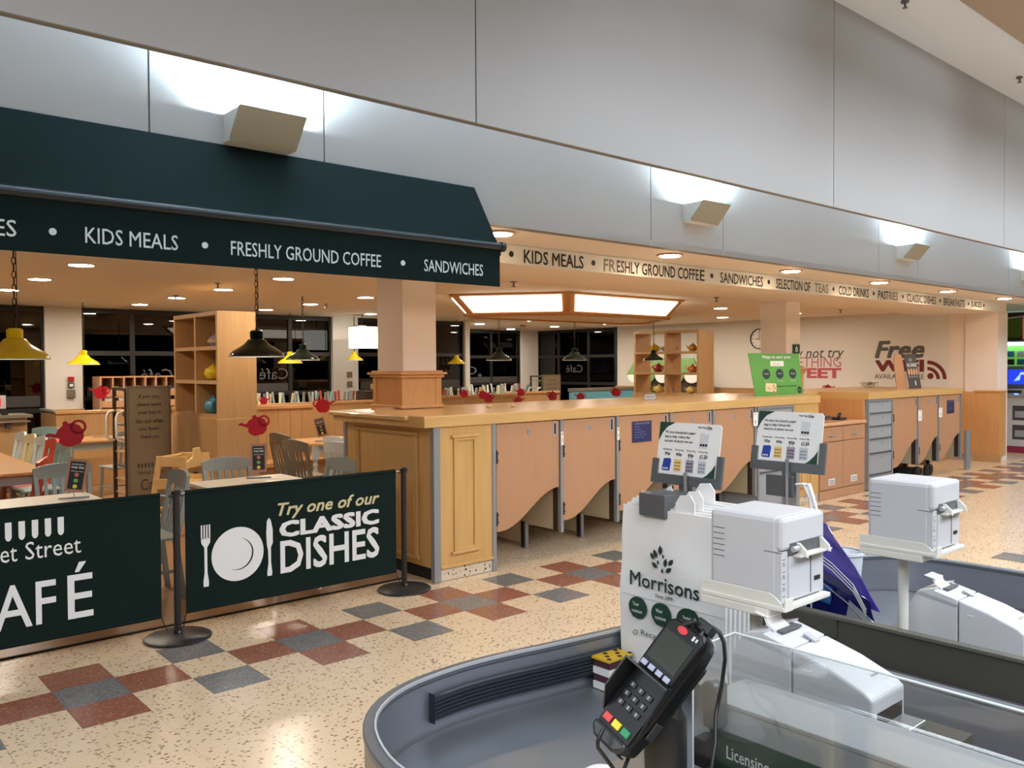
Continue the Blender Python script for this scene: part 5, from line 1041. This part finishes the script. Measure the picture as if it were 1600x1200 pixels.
part('tub', G().lathe([(.06, 0), (.065, .01), (.085, .255), (.08, .255), (.06, .015)], (3.78, 1.965, .548), 24, cap=False), mat('frosted', (226, 230, 236), .3), t, smooth=60); part('lip', G().lathe([(.083, .25), (.092, .25), (.092, .262), (.083, .262)], (3.78, 1.965, .548), 24, cap=False), mat('frosted', (226, 230, 236), .3), t, smooth=40)
# coupon printers on poles
def box_printer(x0, y0, z0, lab, polez, polelab):
    W_, D_, H_ = .195, .205, .205; t = thing('coupon_printer', lab, 'printer', (x0+W_/2, y0+D_/2, z0), group='white coupon printers on poles')
    part('housing', G().box(x0, y0+.012, z0, x0+W_, y0+D_, z0+H_), PLAST, t, bevel=.012)
    part('upper_front', G().box(x0+.001, y0, z0+.125, x0+W_-.001, y0+.03, z0+H_-.001), PLAST, t, bevel=.010)
    part('lower_front', G().box(x0+.032, y0+.002, z0+.004, x0+W_-.004, y0+.02, z0+.112), PLAST, t, bevel=.002); part('side_strip', G().box(x0+.001, y0+.004, z0+.002, x0+.029, y0+.02, z0+.124), PLAST, t)
    part('slot', G().box(x0+.03, y0-.0005, z0+.114, x0+W_-.02, y0+.004, z0+.142), DGREY, t)
    part('paper_guide', G().plate([(0, 0), (.028, -.004), (.024, .012), (.006, .028), (-.002, .028)], (x0+.06, y0-.002, z0+.112), (0, -1, 0), (0, 0, 1), .006).plate([(0, 0), (.028, -.004), (.024, .012), (.006, .028), (-.002, .028)], (x0+.165, y0-.002, z0+.112), (0, -1, 0), (0, 0, 1), .006).box(x0+.05, y0-.02, z0+.108, x0+.168, y0+.002, z0+.114), PLAST2, t, bevel=.001)
    part('spindle', G().tube([(x0+.035, y0-.006, z0+.128), (x0+.058, y0-.006, z0+.128)], .007, 10), PLASTD, t); part('flap', G().box(x0+.10, y0-.018, z0+.108, x0+W_+.002, y0+.004, z0+.112), PLAST, t)
    part('seam', G().box(x0+.128, y0+.0005, z0+.01, x0+.130, y0+.003, z0+.108).box(x0-.0006, y0+.05, z0+.122, x0+.0, y0+.001, z0+.1235), DGREY, t); part('port', G().box(x0+.146, y0, z0+.036, x0+.172, y0+.004, z0+.046), BLK, t)
    g = G()
    for k in range(6): g.box(x0-.0008, y0+D_-.045, z0+H_-.045-.014*k, x0+.001, y0+D_-.012, z0+H_-.0435-.014*k)
    part('vent_slots', g, DGREY, t)
    g = G()
    for k in range(7): g.box(x0+.006, y0+.0032, z0+.018+.0145*k, x0+.006+.012, y0+.0045, z0+.0195+.0145*k); g.box(x0+.009, y0+.0032, z0+.022+.0145*k, x0+.014, y0+.0045, z0+.026+.0145*k) if k % 2 else None
    part('indicator_marks', g, mat('mark_grey', (120, 122, 128), .6), t)
    p = thing('printer_pole', polelab, 'printer stand', (x0+W_/2, y0+.12, polez))
    r_ = .016; px_, py_ = x0+.10, y0+.135
    part('pole', G().tube([(px_, py_, polez), (px_, py_, z0-.03)], r_, 16), PLAST2, p, smooth=40)
    part('tray', G().box(x0-.012, y0-.012, z0-.012, x0+W_+.006, y0+D_+.02, z0-.001), PLAST2, p, bevel=.002)
    part('tray_side', G().plate([(-(y0+D_+.02), -.034), (-(y0+D_+.02), .026), (-(y0+.03), .026), (-(y0+.01), .016), (-(y0-.004), .002), (-(y0-.004), -.012), (-(y0-.0), -.012)][::1], (x0-.008, 0, z0), (0, -1, 0), (0, 0, 1), .004), PLAST2, p, bevel=.001)
    part('tray_front', G().box(x0-.010, y0-.014, z0-.012, x0+.024, y0-.010, z0+.018), PLAST2, p, bevel=.001)
    part('under_plate', G().box(x0-.012, y0+.03, z0-.034, x0+.10, y0+D_+.02, z0-.012), PLAST2, p, bevel=.003)
    return t
box_printer(1.772, 1.072, 1.122, 'large white box printer on a pole, nearer one beside the paper bags', .60, 'cream pole and tray carrying the nearer box printer')
box_printer(2.600, 1.070, 1.122, 'white box printer on a pole, farther one in front of the tiled floor', .60, 'cream pole and tray carrying the farther box printer')
# receipt printers
def receipt(x0, y0, z0, lab):
    L_, W_, H_ = .345, .15, .160; t = thing('receipt_printer', lab, 'printer', (x0+W_/2, y0+L_/2, z0), group='white receipt printers')
    a = [(.19, 0), (L_, 0), (L_+.004, .03), (L_-.004, .10), (L_-.035, H_-.01), (L_-.09, H_+.006), (.26, H_-.002), (.19, H_-.018)]; b = [(0, .055), (.0, 0), (.187, 0), (.187, H_-.018), (.10, H_-.04), (.02, H_-.07), (0, H_-.085)]
    part('rear_housing', G().plate(a, (x0+W_, y0, z0), (0, 1, 0), (0, 0, 1), W_), PLAST, t, bevel=.006); part('front_cover', G().plate(b, (x0+W_, y0, z0), (0, 1, 0), (0, 0, 1), W_), PLAST, t, bevel=.006)
    part('side_ridge', G().plate([(.19, H_-.032), (L_-.05, H_-.012), (L_-.03, H_-.02), (.19, H_-.040)], (x0+.002, y0, z0), (0, 1, 0), (0, 0, 1), .004), PLASTD, t)
    part('output_slot', G().box(x0+.02, y0-.001, z0+.012, x0+W_-.015, y0+.02, z0+.045), GAP, t); part('output_tray', G().box(x0+.02, y0-.05, z0+.004, x0+W_-.01, y0+.01, z0+.014), ALU, t, bevel=.002)
    part('slot_frame', G().box(x0+.04, y0+.232, z0+H_-.004, x0+W_-.03, y0+.27, z0+H_+.0015), DGREY, t); part('paper', G().plate([(0, 0), (.022, .012), (.03, .03), (.026, .034), (.018, .018), (-.002, .006)], (x0+W_-.055, y0+.25, z0+H_-.004), (0, 1, 0), (0, 0, 1), .062).plate([(.02, .028), (.055, .036), (.055, .038), (.02, .031)], (x0+W_-.055, y0+.25, z0+H_-.004), (0, 1, 0), (0, 0, 1), .062), PAPER, t, smooth=60)
    part('latch', G().plate([(0, 0), (.03, .012), (.03, .018), (0, .006)], (x0+W_-.05, y0+.175, z0+H_-.022), (0, 1, 0), (0, 0, 1), .02), PLASTD, t); part('button_recess', G().box(x0+W_-.07, y0+.04, z0+H_-.078, x0+W_-.03, y0+.075, z0+H_-.060), PLASTD, t)
    part('finger_mark', G().box(x0-.001, y0+.14, z0+.10, x0+.002, y0+.16, z0+.103), WHITEP, t)
    return t
receipt(1.72, .83, .905, 'white receipt printer with curled paper behind the clear screen'); receipt(2.76, .875, .81, 'white receipt printer with curled paper in the far well, right of the pole')
solo('printer_stand', G().box(1.70, .7, .56, 1.90, 1.16, .903), OLIVE, 'dark stand under the near receipt printer', 'stand'); solo('printer_stand', G().box(2.70, .3, .57, 3.1, 1.3, .808), mat('stand_grey', (120, 122, 124), .5), 'grey stand under the far receipt printer', 'stand')
# till box with the green licensing sign, clear screen in front
t = thing('till_housing', 'grey till housing with a dark green licensing sign on its side', 'till', (1.57, .4, .3)); SL_ = mat('housing_grey', (160, 160, 162), .45)
part('side_panel', G().box(1.50, -.4, .56, 1.512, 1.084, .9645), SL_, t); part('top_panel', G().box(1.50, -.4, .965, 1.655, 1.096, .975), SL_, t, bevel=.002); part('end_panel', G().box(1.512, 1.084, .56, 1.655, 1.096, .966), SL_, t)
s = part('sign_panel', G().box(1.496, -.4, .57, 1.50, 1.078, .915), GREENP, t); text(s, 'Licensing', (1.496, 1.035, .852), VX, .10, .036, WHITEP, t=.001, bold=.008)
t = thing('clear_screen', 'clear bent acrylic screen in front of the till housing', 'screen', (1.45, .4, .6))
pr = [(0, .60), (0, 1.045)]+[(.045-.045*math.cos(R(a)), 1.045+.045*math.sin(R(a))) for a in range(15, 91, 15)]+[(.15, 1.092)]
prf = pr+[(a+ (.005 if b < 1.05 else .003), b-(.005 if b > 1.05 else 0)) for a, b in pr[::-1]]
part('sheet', G().plate(prf, (1.45, 1.087, 0), (1, 0, 0), (0, 0, 1), -1.5).xf(Matrix.Identity(4)), ACRY, t, smooth=40)
part('edge', G().tube([(1.45+a, 1.087, b) for a, b in pr], .0022, 6), mat('acrylic_edge', (214, 222, 224), .2), t, smooth=60); part('edge', G().tube([(1.60, 1.087, 1.092), (1.60, -.4, 1.092)], .0025, 6), mat('acrylic_edge', (214, 222, 224), .2), t)
for y_ in (1.055, .1): part('bracket', G().box(1.456, y_-.02, .93, 1.50, y_+.012, 1.02).tube([(1.46, y_, 1.005), (1.475, y_-.001, 1.005)], .022, 12), DGREY, t, bevel=.003)
part('clip', G().box(1.455, 1.06, .84, 1.50, 1.092, .90), BLACKM, t, bevel=.003)
# ---------------------------------------------------------------- card terminal
rr, uu_, ff = Vector(_r), Vector(_u), Vector(_f); CAMP = Vector((0, 0, 1.689))
def cw(px_, py_, d): return CAMP+rr*((px_-800)/1322.95*d)+uu_*((600-py_)/1322.95*d)+ff*d
L_ = (rr*.62+uu_*.765+ff*.12).normalized(); W_ = (rr*.56-uu_*.36-ff*.72); W_ = (W_-L_*W_.dot(L_)).normalized(); N_ = W_.cross(L_).normalized()
ctr = cw(1018, 1064, 1.36)
MT = Matrix(((W_.x, L_.x, N_.x, ctr.x), (W_.y, L_.y, N_.y, ctr.y), (W_.z, L_.z, N_.z, ctr.z), (0, 0, 0, 1)))
t = thing('card_terminal', 'black card payment terminal with coloured keys tilted on a black pole', 'card terminal', tuple(ctr))
def tp(name, g, m, par=t, **k): return part(name, g.xf(MT), m, par, **k)
TB = mat('terminal_black', (10, 10, 11), .38, spec=.3, noise=.05, scale=40); TG = mat('terminal_grey', (44, 45, 47), .4)
body = [(-.036, -.112), (-.022, -.122), (.022, -.122), (.036, -.112), (.042, -.06), (.042, .07), (.038, .10), (.024, .112), (-.024, .112), (-.038, .10), (-.042, .07), (-.042, -.06)]
tp('body', G().plate(body, (0, 0, .0), (1, 0, 0), (0, 1, 0), .045), TB, bevel=.008, smooth=40)
tp('front_bezel', G().plate([(-.036, .010), (.036, .010), (.038, .095), (.026, .106), (-.026, .106), (-.038, .095)], (0, 0, .008), (1, 0, 0), (0, 1, 0), .010), TB, bevel=.004)
tp('display', G().plate([(-.030, .028), (.030, .028), (.030, .082), (-.030, .082)], (0, 0, .0095), (1, 0, 0), (0, 1, 0), .002), mat('display_glass', (58, 64, 60), .08, coat=.6))
e = tp('red_badge', G().plate(circ(.010, 14, -.004, .094, .006), (0, 0, .0095), (1, 0, 0), (0, 1, 0), .001), mat('badge_red', (196, 40, 50), .4))
tp('contactless_mark', G().plate(rect(.004, .008, .018, .090), (0, 0, .0095), (1, 0, 0), (0, 1, 0), .001).plate(rect(.003, .006, .025, .091), (0, 0, .0095), (1, 0, 0), (0, 1, 0), .001), PLAST)
for k in range(4): tp('soft_key', G().plate(rect(.012, .009, -.031+.0165*k, .012), (0, 0, .012), (1, 0, 0), (0, 1, 0), .004), mat('key_lilac', (168, 170, 190), .4), bevel=.001)
KK = mat('key_black', (28, 28, 30), .4)
for r_ in range(3):
    for c_ in range(3): tp('number_key', G().plate(rect(.013, .010, -.026+.018*c_, -.028-.0165*r_), (0, 0, .006), (1, 0, 0), (0, 1, 0), .005), KK, bevel=.001)
g = G()
for r_ in range(3):
    for c_ in range(3): g.plate(rect(.003, .006, -.021+.018*c_, -.026-.0165*r_), (0, 0, .0065), (1, 0, 0), (0, 1, 0), .0005)
tp('key_digits', g, mat('digit_grey', (150, 150, 152), .5))
for k, c in enumerate(((206, 60, 60), (232, 206, 40), (30, 130, 80))): tp('function_key', G().plate(rect(.016, .012, -.029+.0205*k, -.094), (0, 0, .007), (1, 0, 0), (0, 1, 0), .005), mat('fkey_%d' % k, c, .4), bevel=.001, label=['red cancel key', 'yellow clear key', 'green enter key'][k])
tp('keypad_bed', G().plate([(-.034, -.100), (.034, -.100), (.036, .004), (-.036, .004)], (0, 0, .003), (1, 0, 0), (0, 1, 0), .004), TB)
tp('privacy_shield', G().add([(-.040, -.085, 0), (-.040, .004, 0), (-.040, .004, .042), (-.040, -.05, .040), (-.037, -.085, 0), (-.037, .004, 0), (-.037, .004, .042), (-.037, -.05, .040)], [(0,1,2,3), (7,6,5,4), (0,4,5,1), (1,5,6,2), (2,6,7,3), (3,7,4,0)])
   .add([(-.040, .004, 0), (.040, .004, 0), (.040, .004, .018), (-.040, .004, .042), (-.040, .007, 0), (.040, .007, 0), (.040, .007, .018), (-.040, .007, .042)], [(0,1,2,3), (7,6,5,4), (0,4,5,1), (1,5,6,2), (2,6,7,3), (3,7,4,0)]).add([(.040, -.085, 0), (.040, .004, 0), (.040, .004, .018), (.037, -.085, 0), (.037, .004, 0), (.037, .004, .018)], [(0,1,2), (5,4,3), (0,3,4,1), (1,4,5,2), (2,5,3,0)]), BLACK)
tp('lower_lip', G().plate([(-.036, -.112), (-.022, -.124), (.022, -.124), (.036, -.112), (.036, -.100), (-.036, -.100)], (0, 0, .010), (1, 0, 0), (0, 1, 0), .03), TG, bevel=.005)
tp('card_slot', G().box(-.03, -.1245, -.02, .03, -.122, -.014), GAP)
tp('side_grip', G().box(.042, -.075, -.035, .045, -.045, -.012), TG, bevel=.004)
tp('cradle', G().plate([(-.03, -.07), (.03, -.07), (.034, .07), (-.034, .07)], (0, 0, -.045), (1, 0, 0), (0, 1, 0), .025), BLACK, bevel=.006)
tp('connector', G().box(-.002, .112, -.03, .026, .130, -.005).tube([(-.012, .10, .004), (.002, .12, .004)], .005, 8), BLACK, bevel=.004)
t2 = thing('terminal_pole', 'thick black pole with wire bracket holding the card terminal', 'stand', (1.2, .98, .55))
pc = Z0 = cw(1040, 1185, 1.43); px_, py_ = pc.x, pc.y
part('pole', G().lathe([(.030, .548), (.030, .80), (.034, .81), (.036, 1.02), (.036, 1.10), (.02, 1.13), (.0, 1.13)], (px_, py_, 0), 24, cap=False), BLACK, t2, smooth=40)
part('arm', G().bar((px_, py_, 1.08), tuple(ctr-N_*.06), .05, .04), BLACK, t2, bevel=.006)
def cwt(l): return [tuple(cw(a, b, d)) for a, b, d in l]
part('wire_loop', G().tube(cwt([(943, 1138, 1.33), (934, 1158, 1.32), (934, 1168, 1.32), (962, 1206, 1.33), (972, 1210, 1.35), (992, 1158, 1.36), (994, 1148, 1.36), (990, 1140, 1.37)]), .0032, 8), BLACK, t2, smooth=60)
solo('terminal_cable', G().tube(cwt([(1093, 995, 1.35), (1100, 984, 1.37), (1113, 980, 1.40), (1124, 988, 1.44), (1131, 1003, 1.5), (1133, 1030, 1.62), (1128, 1070, 1.68), (1118, 1120, 1.66), (1118, 1160, 1.62), (1110, 1215, 1.6)]), .004, 8), BLACK, 'black cable arching from the card terminal behind the clear screen', 'cable', smooth=60)
dm = cw(940, 1222, 1.66)
t = thing('scanner_dome', 'white rounded handset lying at the bottom edge under the card terminal', 'handset', (dm.x, dm.y, dm.z-.02)); part('shell', G().lathe([(.0, .045), (.03, .042), (.05, .028), (.058, .010), (.055, 0), (0, 0)], (dm.x, dm.y, dm.z-.02), 24, cap=False), PAPER, t, smooth=60)
part('trim_line', G().tube([(dm.x-.05, dm.y-.0, dm.z), (dm.x-.02, dm.y-.03, dm.z+.013), (dm.x+.03, dm.y-.03, dm.z+.004)], .003, 6), BLACK, t)
solo('scanner_shelf', G().box(dm.x-.12, dm.y-.14, .55, dm.x+.20, dm.y+.08, dm.z-.021), mat('warm_grey', (128, 118, 108), .5), 'warm grey ledge under the white handset', 'ledge', bevel=.004)
# ================================================================ beyond the cafe: kiosks at the far right
struct('wall_store', G().box(20.4, 2.5, 0, 20.5, 16, 3.4), mat('store_back', (70, 66, 64), .7))
struct('ceiling_far', G().box(16.1, 5.3, 2.78, 20.5, 14, 2.82), WALL)
t = thing('photo_kiosk', 'white kiosk with a bright blue screen beyond the cafe end', 'kiosk', (17.8, 5.6, 0))
part('body', G().box(17.55, 5.0, .12, 18.2, 5.93, 1.06), mat('kiosk_white', (214, 210, 204), .5), t); part('base', G().box(17.52, 5.0, .0, 18.2, 5.95, .12), mat('kiosk_red', (150, 36, 62), .5), t)
part('desk', G().box(17.45, 5.0, 1.06, 18.2, 5.98, 1.20), PLASTD, t, bevel=.01); part('printer_slot', G().box(17.44, 5.62, 1.12, 17.452, 5.86, 1.17), BLK, t)
part('status_light', G().box(17.438, 5.68, 1.09, 17.442, 5.74, 1.115), mat('blue_glow', (80, 120, 255), emit=4), t)
part('head', G().box(17.6, 5.0, 1.20, 17.9, 5.97, 1.62), DGREY, t, bevel=.02); s = part('screen', G().box(17.59, 5.02, 1.28, 17.602, 5.90, 1.56), mat('blue_screen', (30, 60, 210), .3, emit=1.1), t)
panel(s, 'screen_picture', (17.59, 5.80, 1.34), VX, [(0, 0), (.10, .02), (.12, .12), (.28, .13), (.28, .03), (.32, .03), (.32, .16), (.12, .17), (.08, .1)], mat('screen_white', (170, 200, 255), emit=1.0), .002)
for k in range(2): p_ = part('leaflet_panel', G().box(17.54, 5.55, .25+.36*k, 17.55, 5.80, .52+.36*k), mat('poster_dark', (80, 66, 66), .5), t); panel(p_, 'picture', (17.54, 5.76, .30+.36*k), VX, rect(.16, .12), PLASTD, .002)
part('side_post', G().box(17.2, 5.94, .0, 17.5, 6.1, 1.05), PLASTD, t); part('payment_unit', G().box(17.2, 5.86, 1.05, 17.4, 6.05, 1.15), BLACK, t, bevel=.01)
t = thing('ink_display', 'lit green shelf display with hanging packs beyond the cafe end', 'display', (19.9, 6.0, 0)); LG = mat('lit_green', (120, 190, 90), .5, emit=.55)
part('back', G().box(19.9, 4.5, .9, 19.95, 7.0, 2.05), LG, t); part('plinth', G().box(19.6, 4.5, .0, 19.95, 7.0, .9), BLK, t); part('light_strip', G().box(19.7, 4.5, 2.05, 19.95, 7.0, 2.12), mat('strip_white', (230, 255, 245), emit=3), t)
h_ = part('header', G().box(19.68, 4.5, 2.14, 19.75, 7.2, 2.72), mat('header_dark', (56, 34, 32), .5), t); panel(h_, 'hexagon', (19.68, 6.5, 2.43), VX, [(.26*math.cos(R(60*k)), .26*math.sin(R(60*k))) for k in range(6)], mat('olive_green', (90, 120, 50), .5), .003)
for k in range(12): part('pack', G().box(19.84, 6.75-.2*(k//4), 1.30+.17*(k % 4), 19.9, 6.88-.2*(k//4), 1.42+.17*(k % 4)), [BLK, mat('pack_teal', (40, 110, 130), .5), PLASTD][k % 3], t)
t = thing('pink_sign', 'coral pink hanging sign cut by the right picture edge', 'sign', (17.6, 5.55, 2.2)); s = part('panel', G().box(17.6, 5.2, 2.12, 17.63, 5.66, 2.55), mat('coral_sign', (214, 110, 96), .5, emit=.25), t)
panel(s, 'mark', (17.6, 5.61, 2.25), VX, [(0, 0), (.05, 0), (.05, .03), (.02, .03), (.02, .05), (.05, .05), (.05, .08), (.02, .08), (.02, .1), (.05, .1), (.05, .13), (0, .13)], WHITEP, .002); part('hanger', G().tube([(17.61, 5.4, 2.55), (17.61, 5.4, 2.78)], .01, 6), ALU, t)
solo('ceiling_rail', G().bar((17.0, 6.1, 2.45), (18.6, 4.6, 2.76), .03), ALU, 'slanting pale metal rail near the ceiling beyond the pier', 'rail')
# drop prototypes' helper flag: nothing to clean up
